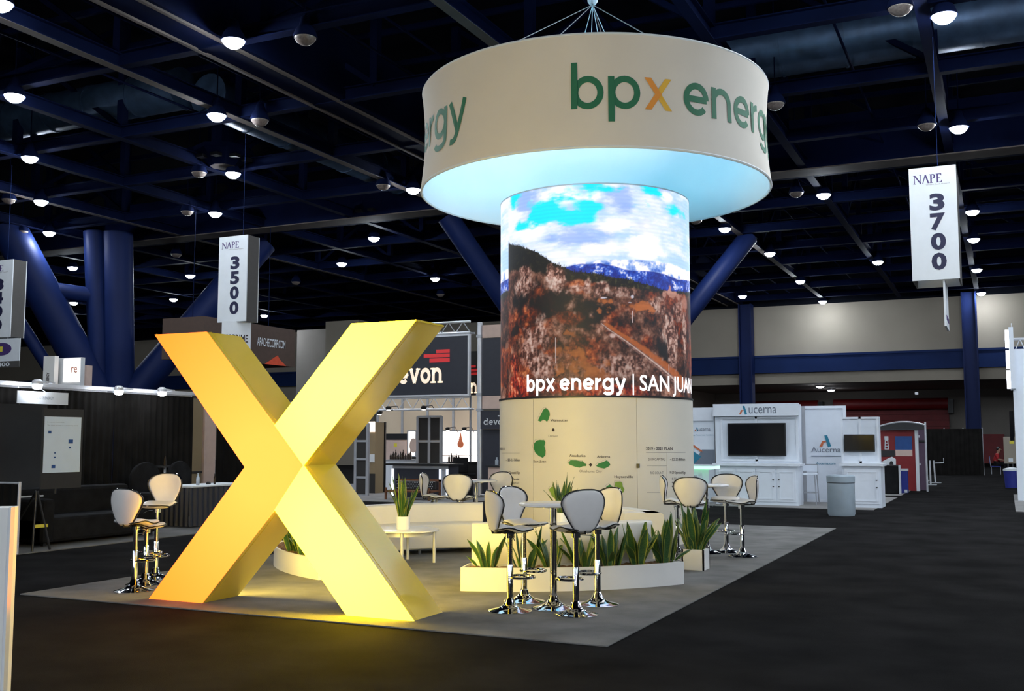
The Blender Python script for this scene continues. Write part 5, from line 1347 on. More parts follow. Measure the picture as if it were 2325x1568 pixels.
pbox(835, 958, 851, 1132, YD+0.3, 0.5, 'kiosk_body', M_TAN, t, zmin=0.012); pbox(835, 957, 851, 980, YD+0.28, 0.015, 'lit_picture', M_LIGHTBOX, t)
pbox(836, 1031, 850, 1049, YD+0.28, 0.015, 'white_model', M_SIGN, t); pbox(835, 1075, 851, 1132, YD+0.28, 0.015, 'dark_base', M_DKGREY, t, zmin=0.012)
t = thing('display_tower', 'narrow black double panel left of the rear bottle shelf', 'display', (at_y(864, 1000, YD+0.6).x, YD+0.9, 0.012))
pbox(852, 958, 866, 1110, YD+0.9, 0.06, 'black_panel', M_BLACK, t, zmin=0.012); pbox(868, 958, 874, 1106, YD+1.0, 0.06, 'black_panel', M_BLACK, t, zmin=0.012)
pbox(866, 957, 868, 1106, YD+0.9, 0.06, 'upright', M_GREYALU, t, zmin=0.012)
# lit posters
def lightbox(a, b, c, d, Y, label):
    l = rect_y(a, b, c, d, Y); t = thing('lit_poster', label, 'poster', ((l[0]+l[1])/2, Y, 0.012))
    MB().box(l[0], l[1], Y, Y+0.12, l[2], l[3]).build('lit_face', M_LIGHTBOX, t)
    frame_y(l[0]-0.04, l[1]+0.04, l[2]-0.04, l[3]+0.04, Y-0.02, 0.05, 0.16, 'frame', M_GREYALU, t)
    MB().box(l[0], l[1], Y+0.02, Y+0.12, 0.012, l[2]-0.04).build('stand', M_DKGREY, t)
    return t, l
t, l = lightbox(1001, 979, 1085, 1048, 31.2, 'bright white lit poster with an orange oil drop')
dpx = 1046
cx_ = at_y(1045, 1008, 31.15).x; cz_ = at_y(1045, 1008, 31.15).z; rr_ = 0.12
pts = [(cx_ + rr_*math.cos(a), cz_ + rr_*math.sin(a)) for a in [math.radians(130 + 280*k/16) for k in range(17)]] + [(cx_, cz_ + 0.42)]
MB().prism(pts, 31.16, 31.18).build('oil_drop', M_CORAL, t)
pbox(1001, 1033, 1085, 1035, 31.17, 0.01, 'print_line', M_PINKWALL, t)
t, l = lightbox(927, 979, 944, 1034, 31.0, 'narrow lit poster with a tan globe picture')
MB().prism([(l[0] + (l[1]-l[0])*(0.75+0.5*math.cos(k*PI/10)), l[2] + 0.42*(l[3]-l[2]) + 0.3*(l[3]-l[2])*math.sin(k*PI/10)) for k in range(20)], 30.95, 30.98).build('globe_print', M_PINKWALL, t)
t = thing('wall_map', 'pinkish printed map board above the bottle shelf', 'poster', (at_y(900, 1020, 31.4).x, 31.4, 0.012))
pbox(872, 998, 922, 1045, 31.4, 0.05, 'map_board', M_PINKWALL, t); pbox(874, 984, 925, 998, 31.38, 0.05, 'black_header', M_BLACK, t)
pbox(872, 1046, 922, 1120, 31.42, 0.05, 'stand', M_DKGREY, t, zmin=0.012); pbox(894, 1006, 901, 1014, 31.39, 0.01, 'yellow_region', M_YELLOW, t)
for (px, py, Y, lab) in ((862, 937, YD-0.2, 'tiny lit clamp lamp nearest the yellow letter on the lower truss'), (882, 927, YD, 'small black clamp lamp second on the lower truss'), (962, 926, YD, 'small black clamp lamp above the dark partition'), (1017, 974, 31.0, 'lit clamp lamp over the left of the drop poster'), (1054, 974, 31.0, 'lit clamp lamp over the right of the drop poster')):
    p = at_y(px, py, Y-0.3)
    t = thing('clamp_lamp', lab, 'lamp', p)
    MB().lathe([(0.03, -0.05), (0.07, -0.04), (0.09, 0.03), (0.05, 0.07)], 12, p).build('head', M_BLACK, t, smooth=True)
    MB().lathe([(0.02, -0.058), (0.06, -0.05)], 12, p).build('lens', M_SPOTLENS if 'lit' in lab else M_WARMSPOT, t)
    MB().tube([p + Vector((0, 0, 0.05)), (p.x+0.1, Y+0.02, p.z+0.08), ((p.x+0.1, 31.22, p.z-0.12) if Y > 30 else (p.x+0.15, YD+0.06, at_y(950, 929, YD).z))], 0.012, 6).build('arm', M_BLACK, t)
# bench with patterned cushions
l = rect_y(884, 1088, 985, 1131, 24.6)
t = thing('bench', 'wooden bench with black and white spotted back cushion before the bar', 'bench', ((l[0]+l[1])/2, 24.6, 0.012))
x0, x1 = l[0], l[1]; zt = l[3]
MB().box(x0, x1, 24.95, 25.02, zt-0.06, zt).build('top_rail', M_WOOD, t); MB().box(x0, x1, 24.35, 25.0, 0.22, 0.27).build('seat', M_WOOD, t)
for sx in (x0, x1-0.05):
    for yy in (24.36, 24.95): MB().box(sx, sx+0.05, yy, yy+0.05, 0.012, zt if yy > 24.5 else 0.34).build('leg', M_WOOD, t)
cu = MB().box(x0+0.06, x1-0.06, 24.82, 24.95, 0.28, zt-0.05).build('back_cushion', M_BLACK, t, bevel=0.02)
dots = MB()
for j in range(4):
    for k in range(22):
        x = x0 + 0.12 + (x1-x0-0.26)*(k + 0.5*(j % 2))/22; z = 0.315 + (zt-0.05-0.35)*j/3
        dots.add([(x-0.011, 24.814, z), (x, 24.814, z-0.018), (x+0.011, 24.814, z), (x, 24.814, z+0.018)], [(0, 1, 2, 3)])
dots.build('spot_print', M_SIGN, cu)
bw = rect_y(858, 926, 1090, 1045, 33.2)  # added panel, its tan lightened in place of the lamplit far wall
t = thing('added_back_panel', 'added tan panel above the posters, standing in for the lit far wall', 'booth wall', ((bw[0]+bw[1])/2, 33.2, 0.012))
MB().box(bw[0], bw[1], 33.2, 33.3, 0.012, bw[3]+0.5).build('wall_panel', mat('lit_far_wall_tan', (0.62, 0.50, 0.36), 0.8, var=0.05, scale=1), t)
for k in range(5): xx = bw[0] + (bw[1]-bw[0])*k/4; MB().box(xx-0.04, xx+0.04, 33.15, 33.2, 0.012, bw[3]+0.5).build('upright', M_GREYALU, t)

# ---------------- brown banner and pillars behind the letter
pa = depth_pt(440, 790, 41.0)
XA = depth_pt(578, 780, 42.0).x
t = thing('hanging_banner', 'brown hanging banner box with pale web address and orange foot', 'hanging sign', depth_pt(620, 800, 42.0))
y0, y1, z0, z1 = rect_x(440, 735, 672, 828, XA)
yA, yB = at_x(462, 780, XA).y, at_x(670, 790, XA).y
zt = at_x(578, 735, XA).z; zb_ = at_x(620, 828, XA).z
MB().box(XA-2.0, XA, yA, yB, zb_, zt).build('banner_box', M_BROWN, t)
ya, yb = at_x(583, 780, XA).y, at_x(647, 785, XA).y
text_x(font_mesh('APACHECORP.COM', 0.01), ya, yb, at_x(615, 788, XA).z, at_x(615, 769, XA).z, XA+0.02, 'lettering', M_GREYINK if False else M_SIGN, t)
yc = at_x(600, 826, XA).y; MB().prism([(yc, zb_), (yB-0.6, zb_), (yB-1.0, zb_+0.22), (yc+0.8, zb_+0.4)], XA+0.01, XA+0.03, 'x').build('orange_foot', M_FLAME, t)
for yy in (yA+0.5, yB-0.5): MB().tube([(XA-1, yy, zt), (XA-1, yy, 10.6)], 0.015, 6).build('hanging_wire', M_BEAM, t)
for (a, b, c, Y, lab, m_) in ((737, 728, 812, 58.0, 'pale concrete pillar block behind the yellow letter', M_WALL), (672, 748, 737, 60.0, 'grey concrete pillar block right of the brown banner', M_WALLDK)):
    l = rect_y(a, b, c, 1040, Y)
    t = thing('wall_block', lab, 'pillar', ((l[0]+l[1])/2, Y, 0)); MB().box(l[0], l[1], Y, Y+2.0, 0, l[3]).build('shaft', m_, t); MB().box(l[0]-0.1, l[1]+0.1, Y-0.1, Y+2.1, 0, 0.4).build('plinth', m_, t)

# ---------------- white tower kiosk with lit screen, far left
dK = 27.0
p = depth_pt(150, 840, dK); YK = p.y
t = thing('kiosk_tower', 'white kiosk tower with a glowing screen above the black drapes', 'kiosk', (p.x, YK, 0))
l = rect_y(122, 812, 183, 876, YK); MB().box(l[0], l[1], YK, YK+0.12, 0, l[3]).build('tower_body', M_SIGN, t)
l = rect_y(146, 814, 182, 867, YK); MB().box(l[0], l[1], YK-0.03, YK, l[2], l[3]).build('lit_screen', M_SCREENLIT, t)
l = rect_y(164, 833, 178, 846, YK); text_y(font_mesh('re'), *l, YK-0.035, 'lettering', M_CORAL, t)
l = rect_y(98, 808, 123, 878, YK-0.2); MB().box(l[0], l[1], YK-0.2, YK-0.08, 0, l[3]).build('side_body', M_WHITEBOX, t)
l = rect_y(106, 845, 112, 872, YK-0.2); V, F_ = font_mesh('ENERGY', 0.02); V = [(-p_[1], p_[0], 0) for p_ in V]; text_y((V, F_), *l, YK-0.21, 'lettering', M_INK, t)
l = rect_y(183, 829, 194, 878, YK+0.1); MB().box(l[0], l[1], YK+0.13, YK+0.3, 0, l[3]).build('side_body', M_PINKWALL, t)

# ---------------- black draped booth at the left
XL = -15.7; XF = -12.65
def drape_x(X, y0, y1, z0, z1, label, m=M_DRAPE, name='drape_wall', cat='drape', n=4, period=0.16):
    o = thing(name, label, cat, (X, (y0+y1)/2, 0.0))
    for k in range(n):
        a, b = y0 + (y1-y0)*k/n, y0 + (y1-y0)*(k+1)/n; N_ = max(12, int((b-a)/period*6))
        fn = lambda u, v: (X + (0.035*math.sin(2*PI*u*(b-a)/period + k) + 0.012*math.sin(17*u + k))*(0.35 + 0.65*(1-v)), a + (b-a)*u, z0 + (z1-z0)*v)
        fr = lambda u, v: (fn(u, v)[0]-0.01, fn(u, v)[1], fn(u, v)[2])
        MB().grid(fn, N_, 3).grid(fr, N_, 3).build('drape_panel', m, o, smooth=True)
    for k in range(n+1):
        y = y0 + (y1-y0)*k/n; MB().tube([(X-0.06, y, 0), (X-0.06, y, z1+0.05)], 0.022, 8).build('upright', M_ALU, o)
    MB().tube([(X-0.06, y0, z1+0.02), (X-0.06, y1, z1+0.02)], 0.022, 8).build('rail', M_ALU, o)
    return o
def drape_y(Y, x0, x1, z0, z1, label, m=M_DRAPE, n=4, period=0.2, rail=True, cat='drape'):
    o = thing('drape_wall', label, cat, ((x0+x1)/2, Y, 0.0))
    for k in range(n):
        a, b = x0 + (x1-x0)*k/n, x0 + (x1-x0)*(k+1)/n; N_ = max(12, int((b-a)/period*6))
        fn = lambda u, v: (a + (b-a)*u, Y - (0.035*math.sin(2*PI*u*(b-a)/period + k))*(0.35 + 0.65*(1-v)), z0 + (z1-z0)*v)
        fr = lambda u, v: (fn(u, v)[0], fn(u, v)[1]+0.01, fn(u, v)[2])
        MB().grid(fn, N_, 3).grid(fr, N_, 3).build('drape_panel', m, o, smooth=True)
    for k in range(n+1):
        x = x0 + (x1-x0)*k/n; MB().tube([(x, Y+0.06, 0), (x, Y+0.06, z1+0.05)], 0.022, 8).build('upright', M_ALU, o)
    if rail: MB().tube([(x0, Y+0.06, z1+0.02), (x1, Y+0.06, z1+0.02)], 0.022, 8).build('rail', M_ALU, o)
    return o
ye = at_x(436, 1000, XL).y; zd = at_x(250, 891, XL).z
tag(MB().box(-16.2, XF, 8.0, 17.2, 0, 0.012).build('booth_carpet', M_BOOTHCARPET), 'grey carpet of the black draped booth at the left', 'carpet')
drape_x(XL, 8.6, ye, 0.012, zd, 'black drape wall behind the easel and dark sofa')
yb = at_x(486, 1000, XL-1.2).y
t = thing('tan_wall', 'tan wall panels seen between the drapes and the yellow letter', 'booth wall', (XL-1.2, yb-0.6, 0))
y0 = at_x(433, 1000, XL-1.2).y; z1 = at_x(460, 905, XL-1.2).z
MB().box(XL-1.3, XL-1.2, y0, yb-0.4, 0, z1).build('tan_panel', M_TAN, t); MB().box(XL-1.35, XL-1.15, yb-0.38, yb, 0, z1).build('pale_upright', M_PINKWALL, t); MB().box(XL-1.2, XL-1.18, y0, yb-0.4, 0.85, 0.9).build('rail', M_DKGREY, t)
drape_x(XL-1.2, yb+0.1, yb+3.4, 0.012, z1, 'dark drape right of the tan wall panels', n=2)
t = thing('light_rail', 'silver light rail along the top of the black drapes', 'rail', (XL+0.1, 12, zd))
MB().box(XL+0.05, XL+0.13, 8.3, ye, zd+0.03, zd+0.10).build('rail_bar', M_ALU, t)
for yy in (9.0, 12.0, 15.0): MB().box(XL-0.07, XL+0.1, yy-0.03, yy+0.03, zd, zd+0.06).build('bracket', M_GREYALU, t)
for k, (px, py, lab) in enumerate(((85, 872, 'glaring white booth spotlight above the white name board'), (270, 886, 'glaring white booth spotlight in the middle of the light rail'), (368, 889, 'glaring white booth spotlight nearest the yellow letter'))):
    p = at_x(px, py, XL+0.45)
    t = thing('booth_spotlight', lab, 'spotlight', p, 'booth spotlights on the light rail')
    MB().lathe([(0.02, -0.09), (0.07, -0.075), (0.085, -0.02), (0.08, 0.02)], 14, p).build('lens', M_SPOTLENS, t, smooth=True)
    MB().lathe([(0.09, 0.0), (0.09, 0.05), (0.05, 0.09)], 14, p).build('head', M_ALU, t, smooth=True)
    MB().tube([p + Vector((0, 0, 0.06)), (p.x-0.1, p.y+0.45, p.z+0.05), (XL+0.1, p.y+0.45, zd+0.07)], 0.013, 6).build('arm', M_ALU, t)
XS = XL + 0.35
y0, y1, z0, z1 = rect_x(39, 889, 155, 917, XS)
t = thing('name_board', 'white name board hanging in front of the black drapes', 'sign', (XS, (y0+y1)/2, z0))
MB().box(XS-0.01, XS, y0, y1, z0, z1).build('board', M_SIGN, t); w = y1-y0
text_x(font_mesh('FOOTE ENERGY', 0.01), y0+0.36*w, y0+0.70*w, z0+0.38*(z1-z0), z0+0.62*(z1-z0), XS+0.004, 'lettering', M_AUCINK, t)
MB().tube([(XS-0.02, y0+0.55*w, z1), (XL+0.09, y0+0.55*w, zd+0.05)], 0.008, 6).build('hanger', M_ALU, t)
# dark fabric display board
XDp = -14.6
y0, y1, z0, z1 = rect_x(-30, 917, 104, 1112, XDp)
t = thing('display_board', 'dark grey fabric display board left of the easel', 'display', (XDp, (y0+y1)/2, 0.012))
MB().box(XDp-0.05, XDp, y0, y1, z0, z1).build('board', M_DKGREY, t)
for yy in (y0+0.1, y1-0.1): MB().box(XDp-0.05, XDp-0.01, yy-0.02, yy+0.02, 0.012, z0).build('leg', M_BLACK, t)
# easel
pe0, pe1 = at_z(52, 1250, 0.012), at_z(134, 1248, 0.012); XE = (pe0.x+pe1.x)/2
t = thing('easel', 'black easel with a white poster and yellow tape on its crossbar', 'easel', (XE, (pe0.y+pe1.y)/2, 0.012))
ytop = at_x(93, 1120, XE).y; ztop = at_x(93, 1115, XE).z
MB().tube([(XE, pe0.y, 0.012), (XE-0.1, ytop, ztop)], 0.018, 8).build('leg', M_BLACK, t); MB().tube([(XE, pe1.y, 0.012), (XE-0.1, ytop+0.02, ztop)], 0.018, 8).build('leg', M_BLACK, t)
MB().tube([(XE-0.8, (pe0.y+pe1.y)/2, 0.012), (XE-0.12, ytop+0.02, ztop)], 0.018, 8).build('leg', M_BLACK, t)
ya, yb_, za, zb_ = rect_x(78, 1190, 109, 1197, XE-0.03); MB().box(XE-0.06, XE-0.03, ya, yb_, za, zb_).build('taped_crossbar', M_YELLOW, t)
XP = XE - 0.12
ya, yb_, za, zb_ = rect_x(96, 928, 187, 1108, XP); MB().box(XP-0.03, XP, ya, yb_, za, zb_).build('backing_board', M_DKGREY, t)
MB().tube([(XP-0.015, (ya+yb_)/2-0.1, za), (XP-0.015, (ya+yb_)/2-0.1, ztop-0.05)], 0.02, 8).build('mast', M_BLACK, t)
ya, yb_, za, zb_ = rect_x(99, 946, 182, 1072, XP)
po = MB().box(XP, XP+0.008, ya, yb_, za, zb_).build('poster', M_PAPER, t); w, h = yb_-ya, zb_-za
text_x(font_mesh('Prospect overview'), ya+0.06*w, ya+0.52*w, zb_-0.11*h, zb_-0.09*h, XP+0.011, 'poster_line', M_AUCINK, po)
text_x(font_mesh('The latest acreage in a producing trend'), ya+0.06*w, ya+0.9*w, zb_-0.165*h, zb_-0.145*h, XP+0.011, 'poster_line', M_AUCINK, po)
for (u, v, s) in ((0.1, 0.70, 0.04), (0.66, 0.52, 0.06), (0.68, 0.43, 0.025), (0.22, 0.08, 0.05), (0.28, 0.34, 0.02), (0.28, 0.26, 0.02)):
    MB().box(XP+0.008, XP+0.011, ya+u*w, ya+(u+2*s)*w, za+v*h, za+(v+s*1.2)*h).build('poster_mark', M_BLUEINK, po)
# white topped side table under the board
p = at_z(64, 1124, 0.74)
t = thing('side_table', 'small white topped table behind the easel leg', 'table', (p.x, p.y, 0.012))
MB().box(p.x-0.3, p.x+0.2, p.y-0.5, p.y+0.12, 0.72, 0.745).build('tabletop', M_SIGN, t)
for sx in (-0.27, 0.17):
    for sy in (-0.47, 0.09): MB().box(p.x+sx-0.015, p.x+sx+0.015, p.y+sy-0.015, p.y+sy+0.015, 0.012, 0.72).build('leg', M_BLACK, t)
# side rail of the booth
p = at_z(38, 1258, 0.012)
t = thing('side_rail', 'low black side drape with a silver end post at the left edge', 'rail', (p.x, p.y, 0.012))
zt = 1.6 - 97*(p - Vector((0, 0, 0.012))).length/FPX*0.86; zt = 1.02
MB().tube([(p.x, p.y, 0.012), (p.x, p.y, zt)], 0.022, 10).build('post', M_ALU, t); MB().tube([(p.x, p.y, zt-0.02), (p.x-2.8, p.y, zt-0.02)], 0.016, 8).build('top_bar', M_GREYALU, t)
MB().grid(lambda u, v: (p.x-0.02-2.7*u, p.y + 0.02*math.sin(u*110), 0.02 + (zt-0.05)*v), 90, 2).build('drape_panel', M_DRAPE, t, smooth=True)
# dark sofa
pf = at_z(300, 1238, 0.012)
t = thing('dark_sofa', 'wide black upholstered sofa behind the left bar stools', 'sofa', (pf.x-0.4, pf.y, 0.012))
yA_ = at_z(170, 1246, 0.012).y; yB_ = at_z(432, 1216, 0.012).y; xf = -13.15
MB().box(xf-0.75, xf, yA_, yB_, 0.06, 0.44).build('seat', M_BLACKFAB, t, bevel=0.05)
MB().box(xf-0.95, xf-0.68, yA_, yB_, 0.06, 0.86).build('backrest', M_BLACKFAB, t, bevel=0.06)
for ya in (yA_, yB_-0.22): MB().box(xf-0.8, xf+0.02, ya, ya+0.22, 0.06, 0.72).build('armrest', M_BLACKFAB, t, bevel=0.05)
for ya in (yA_+0.1, yB_-0.1):
    for xx in (xf-0.08, xf-0.85): MB().box(xx-0.03, xx+0.03, ya-0.03, ya+0.03, 0.012, 0.06).build('foot', M_BLACK, t)
def round_chair(px0, px1, py, X, label):
    y0, y1 = at_x(px0, 1070, X).y, at_x(px1, 1070, X).y; yc = (y0+y1)/2; w = (y1-y0)/2; zt = at_x((px0+px1)/2, py, X).z
    t = thing('round_chair', label, 'chair', (X, yc, 0.012)); prof = [(-w, 0.45)] + [(w*math.cos(a)*1.0, (zt-0.3)+0.3*math.sin(a)) for a in [PI - PI*k/14 for k in range(15)]] + [(w, 0.45)]
    MB().prism([(yc+a, b) for a, b in prof], X-0.08, X, 'x').build('backrest', M_BLACKFAB, t, bevel=0.02)
    MB().box(X-0.6, X-0.06, yc-w*0.9, yc+w*0.9, 0.38, 0.47).build('seat', M_BLACKFAB, t, bevel=0.03)
    for sx in (-0.55, -0.1):
        for sy in (-0.8, 0.8): MB().tube([(X+sx, yc+sy*w, 0.012), (X+sx, yc+sy*w, 0.38)], 0.018, 8).build('leg', M_BLACK, t)
round_chair(300, 366, 1049, -14.5, 'black round-backed chair behind the left end of the dark sofa'); round_chair(384, 436, 1046, -14.6, 'black round-backed chair nearest the white-topped table')
p = at_x(374, 1057, -15.35)
t = thing('pedestal_table', 'small dark table with a vase between the two round-backed chairs', 'table', (p.x, p.y, 0.012))
MB().lathe([(0.28, p.z-0.03), (0.28, p.z)], 24, (p.x, p.y, 0)).build('tabletop', M_BLACK, t); MB().lathe([(0.03, 0.03), (0.03, p.z-0.03)], 10, (p.x, p.y, 0)).build('pole', M_ALU, t); MB().lathe([(0.22, 0.012), (0.2, 0.03)], 20, (p.x, p.y, 0)).build('base', M_BLACK, t)
tag(MB().lathe([(0.03, 0), (0.035, 0.05), (0.015, 0.18), (0.02, 0.2)], 12, (p.x, p.y, p.z)).build('vase', M_DKGLASS, smooth=True), 'slim dark green vase on the small pedestal table', 'vase')
# skirted table with bottles
X_t = -13.6
y0, y1, z0, z1 = rect_x(429, 1104, 530, 1216, X_t)
t = thing('skirted_table', 'table with white top and dark pleated skirt left of the yellow letter', 'table', (X_t, (y0+y1)/2, 0.012))
MB().box(X_t-0.75, X_t+0.03, y0, y1+0.5, 0.74, 0.765).build('tabletop', M_SIGN, t)
N_ = 70
MB().grid(lambda u, v: (X_t + 0.02*math.sin(u*N_*1.1) + 0.02*(1-v), y0 + (y1+0.5-y0)*u, 0.03 + 0.71*v), N_*3, 2).build('skirt', M_NAVY, t, smooth=True)
MB().grid(lambda u, v: (X_t - 0.75*u, y0 + 0.02*math.sin(u*40), 0.03 + 0.71*v), 60, 2).build('skirt', M_NAVY, t, smooth=True)
p = at_x(449, 1104, X_t-0.25); bottle(p.x, p.y, 0.765, 0.22, 0.033, M_BOTTLE, 'clear water bottle on the skirted table', None)
p = at_x(487, 1104, X_t-0.3); bottle(p.x, p.y, 0.765, 0.2, 0.022, M_DKGLASS, 'small dark bottle on the skirted table', None)
p = at_x(473, 1104, X_t-0.3); tag(MB().lathe([(0.04, 0), (0.045, 0.02), (0.03, 0.05)], 14, (p.x, p.y, 0.765)).build('small_bowl', M_BLACK, smooth=True), 'little black bowl between the bottles on the skirted table', 'bowl')

# ---------------- white counter at the left edge
e = depth_pt(26, 1152, 5.5); dirv = ray(37, 1152); vdir = Vector((dirv.x, dirv.y)).normalized(); ca, sa_ = math.cos(0.14), math.sin(0.14)
vdir = Vector((vdir.x*ca + vdir.y*sa_, -vdir.x*sa_ + vdir.y*ca)); side = Vector((-vdir.y, vdir.x))   # side: picture left
t = thing('corner_counter', 'white panelled counter cut by the left edge of the picture', 'counter', (e.x, e.y, 0))
def obox(o0, s0, s1, f0, f1, z0, z1, name, m):
    P = [(o0.x + side.x*s + vdir.x*f, o0.y + side.y*s + vdir.y*f) for s, f in ((s0, f0), (s1, f0), (s1, f1), (s0, f1))]
    MB().prism(P, z0, z1, 'z').build(name, m, t)
zt = e.z
obox(e, 0.012, 1.1, 0.0, 0.02, 0.0, zt-0.0, 'front_panel', M_WHITEBOX); obox(e, 0.04, 1.1, 0.02, 0.5, 0.0, zt-0.02, 'counter_body', M_WHITEBOX)
obox(e, 0.0, 0.012, -0.012, 0.11, 0.0, zt, 'edge_trim', M_LAMINATE); obox(e, 0.012, 0.075, -0.015, 0.0, 0.0, zt, 'stile', M_WHITEBOX); obox(e, 0.075, 1.1, -0.015, 0.0, zt-0.06, zt, 'top_frame', M_WHITEBOX)

# ---------------- far right: red booth, drapes, white tower
YRb = 36.0
l = rect_y(1998, 976, 2078, 1058, YRb)
t = thing('red_booth_wall', 'red booth wall with a derrick, a truck print and a desert photo', 'booth wall', ((l[0]+l[1])/2, YRb, 0.0))
MB().box(l[0], l[1], YRb, YRb+0.06, 0.0, l[3]).build('red_panel', M_RED, t)
MB().box(l[0], l[1]+0.1, YRb-0.04, YRb+0.1, l[3], l[3]+0.06).build('top_rail', M_SIGN, t); MB().box(l[1], l[1]+0.1, YRb-0.04, YRb+0.1, 0.0, l[3]+0.06).build('upright', M_SIGN, t)
a = rect_y(2033, 990, 2071, 1035, YRb); 
MB().box(a[0], a[1], YRb-0.02, YRb, a[2]+0.32*(a[3]-a[2]), a[3]).build('sky_photo', M_BLUEINK, t); MB().box(a[0], a[1], YRb-0.02, YRb, a[2], a[2]+0.32*(a[3]-a[2])).build('sand_photo', M_PINKWALL, t)
a = rect_y(2008, 990, 2018, 1020, YRb); xm = (a[0]+a[1])/2
for s in (-1, 1): MB().prism([(xm+s*(a[1]-a[0])/2, a[2]), (xm+s*(a[1]-a[0])/2*0.7, a[2]), (xm+s*0.02, a[3]-0.1), (xm+s*0.05, a[3]-0.1)], YRb-0.02, YRb-0.005).build('derrick_leg', M_SIGN, t)
for k in range(4): z = a[2] + (a[3]-a[2])*k/4.5; ww = (a[1]-a[0])/2*(1-k/4.6); MB().box(xm-ww, xm+ww, YRb-0.02, YRb-0.005, z, z+0.025).build('derrick_rung', M_SIGN, t)
MB().box(xm-0.06, xm+0.06, YRb-0.02, YRb-0.005, a[3]-0.12, a[3]).build('derrick_crown', M_SIGN, t)
a = rect_y(2000, 1022, 2034, 1058, YRb); w, h = a[1]-a[0], a[3]-a[2]
MB().prism([(a[0], a[2]+0.1*h), (a[1], a[2]+0.1*h), (a[1], a[2]+0.45*h), (a[0]+0.75*w, a[2]+0.6*h), (a[0]+0.5*w, a[2]+0.5*h), (a[0], a[2]+0.25*h)], YRb-0.025, YRb-0.005).build('truck_print', M_SIGN, t)
MB().prism([(a[0]+0.7*w+0.13*w*math.cos(k*PI/8), a[2]+0.15*h+0.13*h*math.sin(k*PI/8)*1.4) for k in range(16)], YRb-0.03, YRb-0.01).build('wheel_print', M_BLACK, t)
MB().box(a[0], a[0]+0.95*w, YRb-0.02, YRb-0.004, a[2]+0.6*h, a[3]).build('hill_print', M_BLACK, t)
# curved canopy
l2 = rect_y(1998, 958, 2101, 975, YRb-0.3)
t = thing('canopy', 'arched black canopy over the red booth', 'canopy', ((l2[0]+l2[1])/2, YRb, l2[2]))
arcp = [(l2[0] + (l2[1]-l2[0])*k/14, l2[2] + 0.0 + (l2[3]-l2[2])*(0.25 + 0.8*math.sin(PI*(0.1 + 0.75*k/14)))) for k in range(15)]
MB().prism([(l2[0], l2[2])] + arcp + [(l2[1], l2[2])], YRb-0.35, YRb-0.25).build('canopy_fabric', M_BLACK, t); MB().tube([(x, YRb-0.37, z) for x, z in arcp], 0.03, 6).build('canopy_tube', M_ALU, t)
MB().tube([(l2[1], YRb-0.37, 0.0), (l2[1], YRb-0.37, l2[3])], 0.03, 8).build('canopy_post', M_ALU, t)
pw = rect_y(2081, 975, 2103, 1095, YRb+0.6)
t = thing('purple_partition', 'dark purple partition right of the red booth wall', 'booth wall', ((pw[0]+pw[1])/2, YRb+0.6, 0)); MB().box(pw[0], pw[1], YRb+0.6, YRb+0.66, 0.0, pw[3]).build('panel', M_PURPLE, t); MB().box(pw[0], pw[1], YRb+0.57, YRb+0.6, 1.55, 1.62).build('rail', M_BLACK, t)
for z in (0.8, 1.7, 3.1): MB().box(pw[0]+0.02, pw[0]+0.12, YRb+0.55, YRb+0.6, z, z+0.08).build('hinge', M_ALU, t)
tag(MB().box(-5.5, -2.84, 32.6, 46, 0, 0.012).build('booth_carpet', M_PALECARPET), 'pale carpet strip under the red booth', 'carpet')
l = rect_y(2004, 1056, 2041, 1120, 33.4)
t = thing('draped_counter', 'tall black draped counter right of the white end counter', 'counter', ((l[0]+l[1])/2, 33.4, 0.012)); MB().box(l[0], l[1], 33.4, 34.3, 0.012, l[3]-0.03).build('drape_body', M_BLACKFAB, t, bevel=0.03); MB().box(l[0], l[1], 33.38, 34.32, l[3]-0.03, l[3]).build('worktop', M_BLACK, t); MB().box(l[1], l[1]+0.06, 33.36, 33.42, 0.012, l[3]).build('post', M_ALU, t)
l = rect_y(2044, 1064, 2061, 1118, 34.0)
t = thing('recycling_bin', 'blue recycling bin beside the black draped counter', 'bin', ((l[0]+l[1])/2, 34.0, 0.012)); MB().box(l[0], l[1], 34.0, 34.25, 0.012, l[3]-0.06).build('bin_body', M_BLUEBIN, t, bevel=0.02); MB().box(l[0]-0.01, l[1]+0.01, 33.99, 34.26, l[3]-0.06, l[3]).build('lid', M_SIGN, t)
MB().box(l[1]-0.1, l[1]-0.02, 33.985, 34.0, 0.03, 0.12).build('label_mark', M_SIGN, t)
l = rect_y(2063, 1062, 2081, 1105, 37.0)
t = thing('white_chair', 'white chair with metal frame in front of the purple partition', 'chair', ((l[0]+l[1])/2, 37.0, 0.012))
MB().box(l[0], l[1], 37.3, 37.36, 0.5, l[3]).build('backrest', M_SIGN, t, bevel=0.02); MB().box(l[0], l[1], 36.9, 37.3, 0.44, 0.5).build('seat', M_SIGN, t)
for xx in (l[0]+0.03, l[1]-0.03):
    for yy in (36.93, 37.27): MB().tube([(xx, yy, 0.012), (xx, yy, 0.44)], 0.018, 6).build('leg', M_ALU, t)
